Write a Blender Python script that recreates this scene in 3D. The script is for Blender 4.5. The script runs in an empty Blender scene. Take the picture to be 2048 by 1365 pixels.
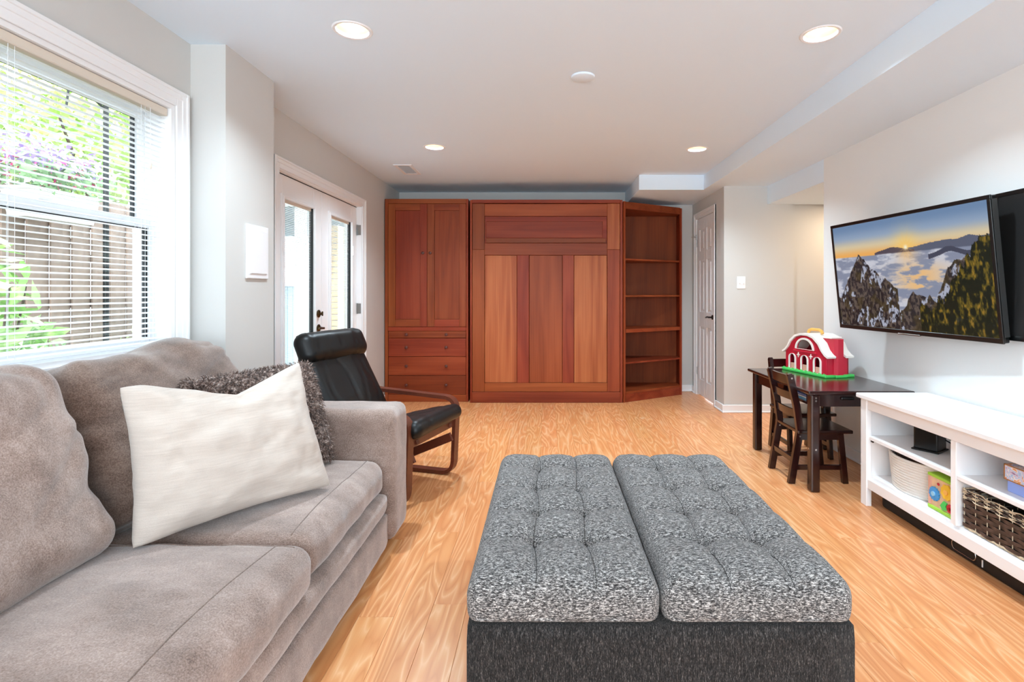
import bpy, bmesh, math, random
import numpy as np
from mathutils import Vector, Matrix, noise
from mathutils.geometry import tessellate_polygon
random.seed(7); np.random.seed(7)
C = bpy.context.scene
COL = C.collection
PI = math.pi
rnd = random.uniform

# ------------------------------------------------------------------ camera, world, big lights, exposure
cam = bpy.data.cameras.new('camera'); camo = bpy.data.objects.new('camera', cam); COL.objects.link(camo)
camo.location = (0, 0, 1.19); camo.rotation_euler = (PI/2, 0, 0)
cam.sensor_width = 36; cam.lens = 1050/2048*36
cam.shift_x = -68/2048; cam.shift_y = -97.5/2048
cam.clip_start = .05; cam.clip_end = 200
C.camera = camo

w = bpy.data.worlds.new('sky'); C.world = w; w.use_nodes = True
bg = w.node_tree.nodes['Background']; bg.inputs[0].default_value = (.80, .92, 1, 1); bg.inputs[1].default_value = 3.6

def area(name, loc, rot, sx, sy, power, col=(1, 1, 1)):
    l = bpy.data.lights.new(name, 'AREA'); l.shape = 'RECTANGLE'; l.size = sx; l.size_y = sy
    l.energy = power; l.color = col
    o = bpy.data.objects.new(name, l); COL.objects.link(o); o.location = loc; o.rotation_euler = rot
    return o
sun = bpy.data.lights.new('sun', 'SUN'); sun.energy = 2.5; sun.angle = math.radians(3); sun.color = (1, .96, .88)
suno = bpy.data.objects.new('sun', sun); COL.objects.link(suno); suno.rotation_euler = (math.radians(38), math.radians(10), 0)
# added fill light behind the camera; sky portals in the left openings
area('fill_rear', (.2, -2.35, 1.50), (math.radians(90), 0, 0), 3.4, 1.35, 56, (.76, .90, 1))
for nm_, loc_, sx_, sy_ in (('portal_window', (-1.93, 1.73, 1.49), 1.12, 1.4), ('portal_doors', (-1.95, 4.235, 1.05), 1.62, 1.5)):
    area(nm_, loc_, (0, math.radians(-90), 0), sx_, sy_, 1).data.cycles.is_portal = True     # guides the sky light in; gives none itself
DOWNLIGHT_POWER = 12.5
C.view_settings.view_transform = 'Standard'; C.view_settings.look = 'None'
C.view_settings.gamma = 1; C.view_settings.use_curve_mapping = False
C.view_settings.exposure = 0.5
try:
    C.cycles.max_bounces = 10; C.cycles.diffuse_bounces = 6; C.cycles.use_denoising = True
    C.cycles.sample_clamp_indirect = 6
except Exception: pass

# ------------------------------------------------------------------ materials
def lin(c):
    return tuple(((x/255)/12.92 if x/255 <= .04045 else (((x/255)+.055)/1.055)**2.4) for x in c) + (1,)
class NT:
    def __init__(s, name):
        s.m = bpy.data.materials.new(name); s.m.use_nodes = True; s.t = s.m.node_tree; s.b = s.t.nodes['Principled BSDF']
    def n(s, typ, **kw):
        x = s.t.nodes.new('ShaderNode'+typ)
        for k, v in kw.items():
            if k.startswith('i_'):
                key = k[2:]; key = int(key) if key.isdigit() else key
                x.inputs[key].default_value = v
            else: setattr(x, k, v)
        return x
    def l(s, a, b, ao=0, bi=0):
        s.t.links.new(a.outputs[ao], b.inputs[bi])
    def ramp(s, stops):
        r = s.n('ValToRGB'); e = r.color_ramp.elements
        while len(e) < len(stops): e.new(.5)
        for k, (p, c) in enumerate(stops): e[k].position = p; e[k].color = c
        return r
def plain(name, col, rough=.5, metal=0, bump=0, bscale=60, spec=.5, var=0, **kw):
    t = NT(name); b = t.b
    b.inputs['Base Color'].default_value = lin(col); b.inputs['Roughness'].default_value = rough
    b.inputs['Metallic'].default_value = metal; b.inputs['Specular IOR Level'].default_value = spec
    for k, v in kw.items(): b.inputs[k.replace('_', ' ')].default_value = v
    if bump or var:
        tc = t.n('TexCoord'); ns = t.n('TexNoise'); ns.inputs['Scale'].default_value = bscale; ns.inputs['Detail'].default_value = 4
        t.l(tc, ns, 3, 0)
        if bump:
            bp = t.n('Bump'); bp.inputs['Strength'].default_value = bump; bp.inputs['Distance'].default_value = .01
            t.l(ns, bp, 0, 'Height'); t.l(bp, b, 0, 'Normal')
        if var:
            c = lin(col); lo = tuple(max(0, x*(1-var)) for x in c[:3])+(1,); hi = tuple(min(1, x*(1+var)) for x in c[:3])+(1,)
            r = t.ramp([(.3, lo), (.7, hi)]); t.l(ns, r); t.l(r, b, 0, 'Base Color')
    return t.m
def emit(name, col, st):
    t = NT(name); t.b.inputs['Base Color'].default_value = lin(col)
    t.b.inputs['Emission Color'].default_value = lin(col); t.b.inputs['Emission Strength'].default_value = st
    return t.m
def wood(name, cols, scale, freq, rough=.4, rot=(0, 0, 0), fine=.35, rvar=.25, bump=.05, coat=0, strip=None, spec=.5):
    """contour-line grain: level lines of a stretched noise give cathedral figure; scale is small along the grain"""
    t = NT(name); tc = t.n('TexCoord'); oi = t.n('ObjectInfo')
    mu = t.n('Math', operation='MULTIPLY'); mu.inputs[1].default_value = 61.7; t.l(oi, mu, 'Random', 0)
    cx = t.n('CombineXYZ'); t.l(mu, cx, 0, 0); t.l(mu, cx, 0, 1); t.l(mu, cx, 0, 2)
    ad = t.n('VectorMath', operation='ADD'); t.l(cx, ad, 0, 1); t.l(tc, ad, 3, 0)
    src = ad
    if strip:   # every strip of the board has its own piece of figure
        sx = t.n('SeparateXYZ'); t.l(tc, sx, 3, 0)
        dv = t.n('Math', operation='DIVIDE'); dv.inputs[1].default_value = strip; t.l(sx, dv, 0, 0)
        fl = t.n('Math', operation='FLOOR'); t.l(dv, fl, 0, 0)
        m2 = t.n('Math', operation='MULTIPLY'); m2.inputs[1].default_value = 17.3; t.l(fl, m2, 0, 0)
        c2 = t.n('CombineXYZ'); t.l(m2, c2, 0, 1); t.l(m2, c2, 0, 2)
        a2 = t.n('VectorMath', operation='ADD'); t.l(ad, a2, 0, 0); t.l(c2, a2, 0, 1); src = a2
    mp = t.n('Mapping'); mp.inputs['Scale'].default_value = scale; t.l(src, mp, 0, 0)
    n1 = t.n('TexNoise'); n1.inputs['Scale'].default_value = 1; n1.inputs['Detail'].default_value = 1.5; n1.inputs['Roughness'].default_value = .35
    n1.inputs['Distortion'].default_value = .3; t.l(mp, n1, 0, 0)
    mf = t.n('Math', operation='MULTIPLY'); mf.inputs[1].default_value = freq; t.l(n1, mf, 0, 0)
    fr = t.n('Math', operation='PINGPONG'); fr.inputs[1].default_value = 1; t.l(mf, fr, 0, 0)
    mp2 = t.n('Mapping'); mp2.inputs['Scale'].default_value = tuple(x*14 if x > 3 else x*2.5 for x in scale); t.l(src, mp2, 0, 0)
    n2 = t.n('TexNoise'); n2.inputs['Scale'].default_value = 1; n2.inputs['Detail'].default_value = 3; t.l(mp2, n2, 0, 0)
    mx = t.n('Mix', data_type='FLOAT'); mx.inputs[0].default_value = fine; t.l(fr, mx, 0, 2); t.l(n2, mx, 0, 3)
    r = t.ramp([(p, lin(c)) for p, c in cols]); t.l(mx, r, 0, 0)
    hs = t.n('HueSaturation'); t.l(r, hs, 0, 'Color')
    mr = t.n('MapRange'); mr.inputs['To Min'].default_value = 1-rvar; mr.inputs['To Max'].default_value = 1+rvar*.8; t.l(oi, mr, 'Random', 0)
    t.l(mr, hs, 0, 'Value'); 
    mu3 = t.n('Math', operation='MULTIPLY'); mu3.inputs[1].default_value = 7.31; t.l(oi, mu3, 'Random', 0)
    f3 = t.n('Math', operation='FRACT'); t.l(mu3, f3, 0, 0)
    mr2 = t.n('MapRange'); mr2.inputs['To Min'].default_value = .5-.018*rvar*2; mr2.inputs['To Max'].default_value = .5+.03*rvar*2; t.l(f3, mr2, 0, 0)
    t.l(mr2, hs, 0, 'Hue'); t.l(hs, t.b, 0, 'Base Color')
    t.b.inputs['Roughness'].default_value = rough; t.b.inputs['Specular IOR Level'].default_value = spec
    if coat: t.b.inputs['Coat Weight'].default_value = coat; t.b.inputs['Coat Roughness'].default_value = .15
    bp = t.n('Bump'); bp.inputs['Strength'].default_value = bump; bp.inputs['Distance'].default_value = .002
    t.l(mx, bp, 0, 'Height'); t.l(bp, t.b, 0, 'Normal')
    return t.m
def fabric(name, stops, scale, fine_scale, mixf=.5, rough=.95, sheen=.3, bump=.3, detail=6):
    t = NT(name); tc = t.n('TexCoord')
    m1 = t.n('Mapping'); m1.inputs['Scale'].default_value = scale; t.l(tc, m1, 3, 0)
    n1 = t.n('TexNoise'); n1.inputs['Scale'].default_value = 1; n1.inputs['Detail'].default_value = detail; n1.inputs['Roughness'].default_value = .65; t.l(m1, n1, 0, 0)
    m2 = t.n('Mapping'); m2.inputs['Scale'].default_value = fine_scale; t.l(tc, m2, 3, 0)
    n2 = t.n('TexNoise'); n2.inputs['Scale'].default_value = 1; n2.inputs['Detail'].default_value = 3; n2.inputs['Roughness'].default_value = .7; t.l(m2, n2, 0, 0)
    mx = t.n('Mix', data_type='FLOAT'); mx.inputs[0].default_value = mixf; t.l(n1, mx, 0, 2); t.l(n2, mx, 0, 3)
    r = t.ramp([(p, lin(c)) for p, c in stops]); t.l(mx, r, 0, 0); t.l(r, t.b, 0, 'Base Color')
    t.b.inputs['Roughness'].default_value = rough; t.b.inputs['Sheen Weight'].default_value = sheen
    t.b.inputs['Specular IOR Level'].default_value = .2
    bp = t.n('Bump'); bp.inputs['Strength'].default_value = bump; bp.inputs['Distance'].default_value = .004
    t.l(n2, bp, 0, 'Height'); t.l(bp, t.b, 0, 'Normal')
    return t.m

M = {}
M['wall'] = plain('wall_paint', (206, 204, 200), .7, bump=.03, bscale=150)
M['wallw'] = plain('white_wall_paint', (236, 238, 237), .7, bump=.03, bscale=150)
M['ceil'] = plain('ceiling_paint', (228, 243, 255), .8, bump=.03, bscale=120)  # tinted blue so the colour cancels warm floor bounce
M['trimw'] = plain('white_trim_paint', (240, 240, 241), .35)
M['white'] = plain('white_lacquer', (243, 241, 241), .4)
M['floor'] = wood('oak_laminate', [(0, (202, 128, 76)), (.18, (215, 141, 88)), (.38, (222, 150, 97)), (.6, (226, 157, 103)), (.76, (232, 170, 119)), (.9, (240, 187, 140))],
                  (12, 1.3, 1), 19, rough=.30, fine=.30, rvar=.055, bump=.03, strip=.0651)
M['subfloor'] = plain('subfloor', (150, 90, 50), .6)
CH = [(0, (104, 40, 20)), (.35, (134, 56, 29)), (.65, (150, 68, 37)), (1, (166, 84, 48))]
M['cherry'] = wood('cherry_vertical', CH, (8, 8, .7), 5, rough=.42, fine=.6, rvar=.17, bump=.02, spec=.22)
M['cherryh'] = wood('cherry_horizontal', CH, (.7, 8, 8), 5, rough=.42, fine=.6, rvar=.17, bump=.02, spec=.22)
CHL = [(0, (130, 62, 32)), (.35, (160, 84, 44)), (.65, (178, 102, 58)), (1, (196, 122, 72))]
M['cherryl'] = wood('cherry_light', CHL, (8, 8, .7), 5, rough=.42, fine=.6, rvar=.1, bump=.02, spec=.22)
M['cherryd'] = wood('cherry_shelf', [(0, (100, 40, 20)), (.5, (128, 54, 28)), (1, (146, 66, 36))], (6, 6, .8), 4, rough=.5, fine=.6, rvar=.12, bump=.02, spec=.15)
M['knob'] = plain('dark_wood_knob', (88, 38, 26), .35)
M['espresso'] = wood('espresso_wood', [(0, (22, 7, 7)), (.5, (42, 14, 12)), (1, (56, 20, 17))], (6, 6, 6), 4, rough=.22, fine=.6, rvar=.1, bump=.02, coat=.4)
M['bentwood'] = wood('bentwood_brown', [(0, (70, 30, 18)), (.5, (98, 46, 30)), (1, (120, 60, 40))], (6, 6, 6), 3, rough=.35, fine=.7, rvar=.05, bump=.02)
M['leather'] = plain('black_leather', (11, 12, 13), .4, bump=.06, bscale=220, spec=.4)
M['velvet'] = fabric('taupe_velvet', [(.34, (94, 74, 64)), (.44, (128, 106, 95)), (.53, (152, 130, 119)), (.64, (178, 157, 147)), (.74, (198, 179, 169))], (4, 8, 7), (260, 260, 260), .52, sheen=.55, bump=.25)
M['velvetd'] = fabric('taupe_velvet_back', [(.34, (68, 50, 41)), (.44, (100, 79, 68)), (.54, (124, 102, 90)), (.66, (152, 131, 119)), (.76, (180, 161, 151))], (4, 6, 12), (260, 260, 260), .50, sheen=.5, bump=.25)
M['ottop'] = fabric('charcoal_heather_top', [(.38, (20, 18, 18)), (.45, (58, 56, 56)), (.51, (104, 101, 99)), (.58, (184, 179, 175)), (.66, (232, 227, 222))], (90, 330, 330), (190, 800, 600), .5, sheen=.1, bump=.4, detail=3)  # fabric lightened so the colour carries the lid's sheen
M['otbase'] = fabric('charcoal_heather_base', [(.38, (12, 11, 11)), (.48, (34, 32, 31)), (.56, (58, 54, 52)), (.64, (112, 106, 102))], (300, 300, 45), (800, 800, 160), .6, sheen=.05, bump=.4, detail=3)
M['cream'] = fabric('cream_linen', [(.3, (190, 176, 165)), (.6, (208, 195, 184)), (.8, (220, 209, 200))], (12, 12, 260), (500, 500, 900), .5, sheen=.2, bump=.35, detail=3)
M['fur'] = fabric('brown_fur', [(.38, (40, 29, 25)), (.47, (84, 64, 56)), (.55, (150, 128, 118)), (.64, (226, 210, 200))], (45, 45, 45), (120, 120, 120), .5, sheen=.3, bump=.4)
M['black'] = plain('black_plastic', (10, 11, 12), .28)
M['blackm'] = plain('black_matt', (12, 12, 13), .6)
M['chrome'] = plain('chrome', (190, 190, 190), .2, metal=1)
M['steel'] = plain('brushed_steel', (150, 150, 148), .35, metal=1)
M['bronze'] = plain('aged_bronze', (86, 70, 48), .3, metal=1)
M['gap'] = plain('dark_rubber', (24, 26, 28), .6)
M['blind'] = plain('blind_slat_white', (236, 240, 244), .45, Transmission_Weight=0)
M['beige'] = plain('beige_vinyl', (222, 212, 198), .5)
M['lampref'] = plain('lamp_reflector', (255, 232, 180), .4)  # warm lamp glow is put into this colour
M['bulb'] = emit('lamp_bulb', (255, 240, 214), 5)
M['red'] = plain('toy_red', (196, 24, 52), .35); M['redd'] = plain('toy_dark_red', (150, 14, 34), .4)
M['toywhite'] = plain('toy_white', (246, 240, 230), .4); M['green'] = plain('toy_green', (70, 200, 92), .45)
M['orange'] = plain('toy_orange', (240, 178, 88), .45); M['peach'] = plain('toy_peach', (226, 172, 150), .5)
M['lime'] = plain('lime_green', (164, 216, 70), .45); M['pine'] = plain('pale_wood', (232, 196, 160), .5, var=.12, bscale=25)
M['blue'] = plain('toy_blue', (64, 150, 214), .4); M['yellow'] = plain('toy_yellow', (246, 200, 60), .4)
M['peri'] = plain('periwinkle_card', (150, 170, 232), .5); M['gold'] = plain('gold_edge', (176, 120, 60), .35, metal=.4)
M['rope'] = plain('white_rope', (238, 234, 228), .8, bump=.5, bscale=300)
M['wicker'] = plain('dark_wicker', (74, 56, 48), .5, var=.5, bscale=40); M['wickerl'] = plain('pale_wicker', (206, 188, 160), .55, var=.3, bscale=60)
M['brownstuff'] = plain('brown_fabric', (70, 52, 46), .9, bump=.5, bscale=40, var=.4)
M['paleblue'] = plain('pale_blue_card', (150, 200, 226), .5)
M['fence'] = plain('fence_board', (160, 140, 128), .8, var=.25, bscale=7); M['fenced'] = plain('fence_rail', (60, 50, 46), .8)
M['leaf'] = plain('leaf_bright', (204, 230, 150), .5, var=.35, bscale=5); M['leafd'] = plain('leaf_green', (150, 186, 136), .5, var=.45, bscale=6)  # leaf colours paled to carry the outdoor glare and haze
M['leafs'] = plain('leaf_shrub', (186, 224, 150), .45, var=.3, bscale=9)
M['bark'] = plain('bark', (96, 80, 76), .8, var=.3, bscale=20)
M['purple'] = plain('petal_purple', (196, 168, 230), .6); M['pink'] = plain('petal_pink', (220, 60, 130), .6)
M['iron'] = plain('black_iron', (20, 26, 26), .5); M['brick'] = plain('tan_brick', (222, 196, 158), .8, var=.12, bscale=12)
M['patio'] = plain('pale_paving', (196, 198, 196), .8, var=.1, bscale=4); M['ground'] = plain('soil', (96, 88, 66), .9, var=.3, bscale=3)
M['greypanel'] = plain('pale_grey_panel', (176, 192, 198), .6); M['deckw'] = plain('white_deck', (222, 226, 228), .6)
def glass(name):
    t = NT(name); nt = t.t
    tr = t.n('BsdfTransparent'); gl = t.n('BsdfGlossy'); gl.inputs['Roughness'].default_value = .02
    mx = t.n('MixShader')
    out = nt.nodes['Material Output']; mx.inputs[0].default_value = .05; t.l(tr, mx, 0, 1); t.l(gl, mx, 0, 2); nt.links.new(mx.outputs[0], out.inputs[0])
    nt.nodes.remove(t.b); return t.m
M['glass'] = glass('clear_glass')
def swirl(name):
    t = NT(name); tc = t.n('TexCoord'); ns = t.n('TexNoise'); ns.inputs['Scale'].default_value = 14; ns.inputs['Detail'].default_value = 3; ns.inputs['Distortion'].default_value = 3.5
    t.l(tc, ns, 3, 0)
    r = t.ramp([(.3, lin((110, 60, 140))), (.4, lin((236, 214, 226))), (.48, lin((150, 190, 226))), (.54, lin((246, 236, 238))), (.62, lin((226, 150, 60))), (.7, lin((190, 70, 110)))])
    t.l(ns, r, 0, 0); t.l(r, t.b, 0, 'Base Color'); t.b.inputs['Roughness'].default_value = .3; return t.m
M['swirl'] = swirl('marbled_paper')

# ------------------------------------------------------------------ object helpers
ROOTM = {}
def rootmat(o):
    while o.parent: o = o.parent
    return ROOTM.get(o.name, Matrix.Identity(4))
def props(o, label=None, cat=None, group=None, kind=None):
    if label: o['label'] = label
    if cat: o['category'] = cat
    if group: o['group'] = group
    if kind: o['kind'] = kind
    return o
def thing(name, label, cat, loc=(0, 0, 0), rz=0, group=None):
    o = bpy.data.objects.new(name, None); COL.objects.link(o); o.empty_display_size = .05
    o.location = loc; o.rotation_euler = (0, 0, rz); ROOTM[o.name] = Matrix.Translation(loc) @ Matrix.Rotation(rz, 4, 'Z')
    return props(o, label, cat, group)
def tomesh(name, bm, mat, smooth):
    if isinstance(bm, bmesh.types.BMesh):
        me = bpy.data.meshes.new(name); bm.normal_update(); bm.to_mesh(me); bm.free()
    else: me = bm
    if mat is not None and not me.materials: me.materials.append(M[mat] if isinstance(mat, str) else mat)
    if smooth == 'auto':
        me.polygons.foreach_set('use_smooth', [True]*len(me.polygons))
        try: me.set_sharp_from_angle(angle=math.radians(32))
        except Exception: pass
    elif smooth: me.polygons.foreach_set('use_smooth', [True]*len(me.polygons))
    return me
def part(name, bm, mat, parent=None, local=False, smooth=False, kind=None, label=None, cat=None, group=None):
    me = tomesh(name, bm, mat, smooth)
    o = bpy.data.objects.new(name, me); COL.objects.link(o)
    if parent is not None:
        if not local: me.transform(rootmat(parent).inverted())
        o.parent = parent
    elif kind != 'structure':
        n = len(me.vertices); co = np.empty(n*3, np.float32); me.vertices.foreach_get('co', co); co = co.reshape(-1, 3)
        lo, hi = co.min(0), co.max(0); c = ((lo[0]+hi[0])/2, (lo[1]+hi[1])/2, lo[2])
        me.transform(Matrix.Translation((-c[0], -c[1], -c[2]))); o.location = [float(v) for v in c]
        ROOTM[o.name] = Matrix.Translation(o.location)
    return props(o, label, cat, group, kind)
def solo(name, bm, mat, label, cat, group=None, smooth=False, kind=None):
    return part(name, bm, mat, None, smooth=smooth, label=label, cat=cat, group=group, kind=kind)
def BM(): return bmesh.new()
def addbox(bm, x0, x1, y0, y1, z0, z1, bev=0, seg=1):
    b = bm if not bev else bmesh.new()
    vs = [b.verts.new(p) for p in ((x0, y0, z0), (x1, y0, z0), (x1, y1, z0), (x0, y1, z0), (x0, y0, z1), (x1, y0, z1), (x1, y1, z1), (x0, y1, z1))]
    for f in ((3, 2, 1, 0), (4, 5, 6, 7), (0, 1, 5, 4), (1, 2, 6, 5), (2, 3, 7, 6), (3, 0, 4, 7)): b.faces.new([vs[i] for i in f])
    if bev:
        bmesh.ops.bevel(b, geom=list(b.edges), offset=bev, segments=seg, affect='EDGES', profile=.5)
        merge(bm, b)
    return bm
def merge(bm, b, mat=None):
    me = bpy.data.meshes.new('tmp')
    if mat is not None: b.transform(mat)
    b.to_mesh(me); b.free(); bm.from_mesh(me); bpy.data.meshes.remove(me); return bm
def box(x0, x1, y0, y1, z0, z1, bev=0, seg=1):
    return addbox(BM(), min(x0, x1), max(x0, x1), min(y0, y1), max(y0, y1), min(z0, z1), max(z0, z1), bev, seg)
def addcyl(bm, p0, p1, r0, r1=None, n=16, caps=True):
    r1 = r0 if r1 is None else r1
    p0 = Vector(p0); p1 = Vector(p1); d = (p1-p0).normalized(); a = d.orthogonal().normalized(); b = d.cross(a)
    A = [bm.verts.new(p0+(a*math.cos(2*PI*k/n)+b*math.sin(2*PI*k/n))*r0) for k in range(n)]
    B = [bm.verts.new(p1+(a*math.cos(2*PI*k/n)+b*math.sin(2*PI*k/n))*r1) for k in range(n)]
    for k in range(n): bm.faces.new((A[k], A[(k+1) % n], B[(k+1) % n], B[k]))
    if caps: bm.faces.new(A[::-1]); bm.faces.new(B)
    return bm
def cyl(*a, **k): return addcyl(BM(), *a, **k)
def lathe(bm, prof, c=(0, 0, 0), n=24, axis='z', sx=1, sy=1, caps=True):
    rings = []
    for r, z in prof:
        ring = []
        for k in range(n):
            a = 2*PI*k/n; x = r*math.cos(a)*sx; y = r*math.sin(a)*sy
            p = (x, y, z) if axis == 'z' else ((x, -z, y) if axis == 'y' else (z, x, y))
            ring.append(bm.verts.new((p[0]+c[0], p[1]+c[1], p[2]+c[2])))
        rings.append(ring)
    for i in range(len(rings)-1):
        for k in range(n): bm.faces.new((rings[i][k], rings[i][(k+1) % n], rings[i+1][(k+1) % n], rings[i+1][k]))
    for ring, rev in ((rings[0], True), (rings[-1], False)) if caps else ():
        try: bm.faces.new(ring[::-1] if rev else ring)
        except Exception: pass
    return bm
def sweep(bm, path, prof, up=Vector((0, 0, 1)), closed=False):
    """rectangular or any profile (list of (side, up) pairs) swept along path"""
    path = [Vector(p) for p in path]; n = len(path); rings = []
    for i, p in enumerate(path):
        if closed: d = (path[(i+1) % n]-path[i-1]).normalized()
        else: d = ((path[min(i+1, n-1)]-path[max(i-1, 0)])).normalized()
        s = d.cross(up).normalized(); u = s.cross(d).normalized()
        rings.append([bm.verts.new(p+s*a+u*b) for a, b in prof])
    m = len(prof)
    for i in range(n if closed else n-1):
        A, B = rings[i], rings[(i+1) % n]
        for k in range(m): bm.faces.new((A[k], A[(k+1) % m], B[(k+1) % m], B[k]))
    if not closed: bm.faces.new(rings[0][::-1]); bm.faces.new(rings[-1])
    bmesh.ops.recalc_face_normals(bm, faces=list(bm.faces))
    return bm
def circ(r, n=8): return [(r*math.cos(2*PI*k/n), r*math.sin(2*PI*k/n)) for k in range(n)]
def plate(outline, holes, depth, to3):
    """a plate with holes: 2D loops, extruded by depth; to3(u, v, d) gives the point"""
    loops = [outline]+list(holes); tri = tessellate_polygon([[Vector((p[0], p[1], 0)) for p in l] for l in loops])
    flat = [p for l in loops for p in l]; bm = BM()
    F = [bm.verts.new(to3(p[0], p[1], 0)) for p in flat]; B = [bm.verts.new(to3(p[0], p[1], depth)) for p in flat]
    for t in tri:
        try: bm.faces.new([F[i] for i in t]); bm.faces.new([B[i] for i in reversed(t)])
        except Exception: pass
    k = 0
    for l in loops:
        for i in range(len(l)):
            a, b = k+i, k+(i+1) % len(l); bm.faces.new((F[a], F[b], B[b], B[a]))
        k += len(l)
    bmesh.ops.recalc_face_normals(bm, faces=list(bm.faces)); return bm
def rbox(c, h, r, n=(12, 12, 12), disp=None, rot=None):
    """soft box: a subdivided box whose corners are rounded by r, then displaced by disp(p, normal, uvw)"""
    bm = BM(); c = Vector(c); idx = {}
    r = min(r, min(h)*.999)
    def v(i, j, k):
        key = (i, j, k)
        if key in idx: return idx[key]
        q = [2*i/n[0]-1, 2*j/n[1]-1, 2*k/n[2]-1]
        p = Vector([q[a]*h[a] for a in range(3)]); inner = Vector([max(-(h[a]-r), min(h[a]-r, p[a])) for a in range(3)])
        d = p-inner
        nn = d.normalized() if d.length > 1e-9 else Vector((0, 0, 1))
        p = inner+nn*r if d.length > 1e-9 else p
        if disp: p = disp(p, nn, q)
        if rot: p = rot @ p
        idx[key] = bm.verts.new(p+c); return idx[key]
    for a in range(3):
        b, e = (a+1) % 3, (a+2) % 3
        for s in (0, n[a]):
            for i in range(n[b]):
                for j in range(n[e]):
                    def K(ii, jj):
                        t = [0, 0, 0]; t[a] = s; t[b] = ii; t[e] = jj; return v(*t)
                    q = [K(i, j), K(i+1, j), K(i+1, j+1), K(i, j+1)]
                    bm.faces.new(q if s else q[::-1])
    return bm
from mathutils.bvhtree import BVHTree
def drape(src, name, lines, r, mat, parent, lift=0, n=6):
    """thin cords laid on the upper surface of a mesh object built in world coordinates: lines of (x, y) points"""
    me = src.data.copy(); me.transform(rootmat(src)); b0 = bmesh.new(); b0.from_mesh(me); tr = BVHTree.FromBMesh(b0); out = BM()
    for ln in lines:
        pts = []
        for x, y in ln:
            h = tr.ray_cast(Vector((x, y, 3)), Vector((0, 0, -1)))[0]
            if h: pts.append(h+Vector((0, 0, lift)))
        if len(pts) > 2: merge(out, sweep(BM(), pts, circ(r, n)))
    b0.free(); bpy.data.meshes.remove(me)
    return part(name, out, mat, parent, smooth=True)
def fbm(p, o=4):
    return noise.fractal(p, 1.0, 2.0, o)
def struct(name, bm, mat, label=None, parent=None, smooth=False):
    o = part(name, bm, mat, parent, smooth=smooth, kind='structure' if parent is None else None, label=label); return o

# ------------------------------------------------------------------ room shell
ZC = 2.39; ZS = 2.237
XW, XF, XB, XR = -1.72, -1.76, -1.55, 2.185
floor = struct('floor', box(-2.0, 3.4, -2.4, 6.45, -.12, -.011), 'subfloor', 'light oak laminate floor of narrow boards')
me_pl = {}
def plank_mesh(wd, ln):
    k = (round(wd, 4), round(ln, 3))
    if k not in me_pl:
        b = box(0, wd-.0006, 0, ln-.0008, -.0105, 0, .0007); me = bpy.data.meshes.new('plank'); b.to_mesh(me); b.free(); me.materials.append(M['floor']); me_pl[k] = me
    return me_pl[k]
PW = .1302; PL = 1.285
for i in range(36):
    x = -1.86+i*PW
    y = -.35-(i*0.47*PL) % PL
    while y < 6.3:
        y0, y1 = max(y, -.35), min(y+PL, 6.30)
        if x > 2.15: y0, y1 = max(y0, 4.02), min(y1, 5.30)
        if x > 1.78 and y1 > 5.3: y1 = 5.20
        if y1-y0 > .06:
            o = bpy.data.objects.new('plank', plank_mesh(PW, y1-y0)); COL.objects.link(o); o.location = (x, y0, 0); o.parent = floor
        y += PL

LIGHTS = [(-.885, 2.40), (1.274, 2.437), (-.92, 4.33), (1.263, 4.39), (-.9, .45), (1.27, .45), (-.9, -1.4), (1.27, -1.4)]  # last four are unseen fill lamps, added behind the camera
ceil = struct('ceiling', box(-2.0, 3.4, -2.4, 6.45, ZC, ZC+.16), 'ceil', 'flat white ceiling with recessed lamps')
cut = BM()
for x, y in LIGHTS: addcyl(cut, (x, y, ZC-.05), (x, y, ZC+.11), .078, n=40)
addbox(cut, -1.41, -1.29, 4.95, 5.30, ZC-.05, ZC+.08)
cme = bpy.data.meshes.new('cut'); cut.to_mesh(cme); cut.free(); cuto = bpy.data.objects.new('cut', cme); COL.objects.link(cuto)
mod = ceil.modifiers.new('b', 'BOOLEAN'); mod.object = cuto; mod.operation = 'DIFFERENCE'; mod.solver = 'EXACT'
dg = bpy.context.evaluated_depsgraph_get(); nm = bpy.data.meshes.new_from_object(ceil.evaluated_get(dg))
ceil.modifiers.clear(); ceil.data = nm; bpy.data.objects.remove(cuto)

WY0, WY1, WZ0, WZ1 = 1.02, 2.434, .93, 2.055      # window opening
b = BM()
addbox(b, -1.9, XW, -2.4, WY0, 0, ZC); addbox(b, -1.9, XW, WY1, 2.54, 0, ZC)
addbox(b, -1.9, XW, WY0, WY1, 0, WZ0); addbox(b, -1.9, XW, WY0, WY1, WZ1, ZC)
struct('wall_left', b, 'wall', 'pale grey wall around the window')
struct('wall_pier', box(-1.92, XB, 2.54, 2.99, 0, ZC), 'wall', 'pale grey pier jutting out between window and glazed doors')
DY0, DY1, DZ = 3.45, 5.02, 2.01
b = BM()
addbox(b, -1.93, XF, 2.99, DY0, 0, ZC); addbox(b, -1.93, XF, DY1, 6.45, 0, ZC); addbox(b, -1.93, XF, DY0, DY1, DZ, ZC)
struct('wall_left', b, 'wall', 'pale grey wall around the glazed double doors')
struct('wall_back', box(XF, 1.86, 6.30, 6.42, 0, ZC), 'wall', 'pale grey wall behind the cherry cabinets')
CY0, CY1, CZ = 5.49, 6.12, 2.035
b = BM()
addbox(b, 1.758, 1.86, 5.30, CY0, 0, ZC); addbox(b, 1.758, 1.86, CY1, 6.30, 0, ZC); addbox(b, 1.758, 1.86, CY0, CY1, CZ, ZC)
struct('wall_closet', b, 'wall', 'short side wall with the closet door')
struct('wall_switch', box(1.758, 2.449, 5.185, 5.30, 0, ZS), 'wall', 'beige wall section with the light switch')
struct('wall_recess', box(2.449, 3.35, 5.215, 5.33, 0, ZS), 'wall', 'warm lit wall of the side passage')
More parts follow.
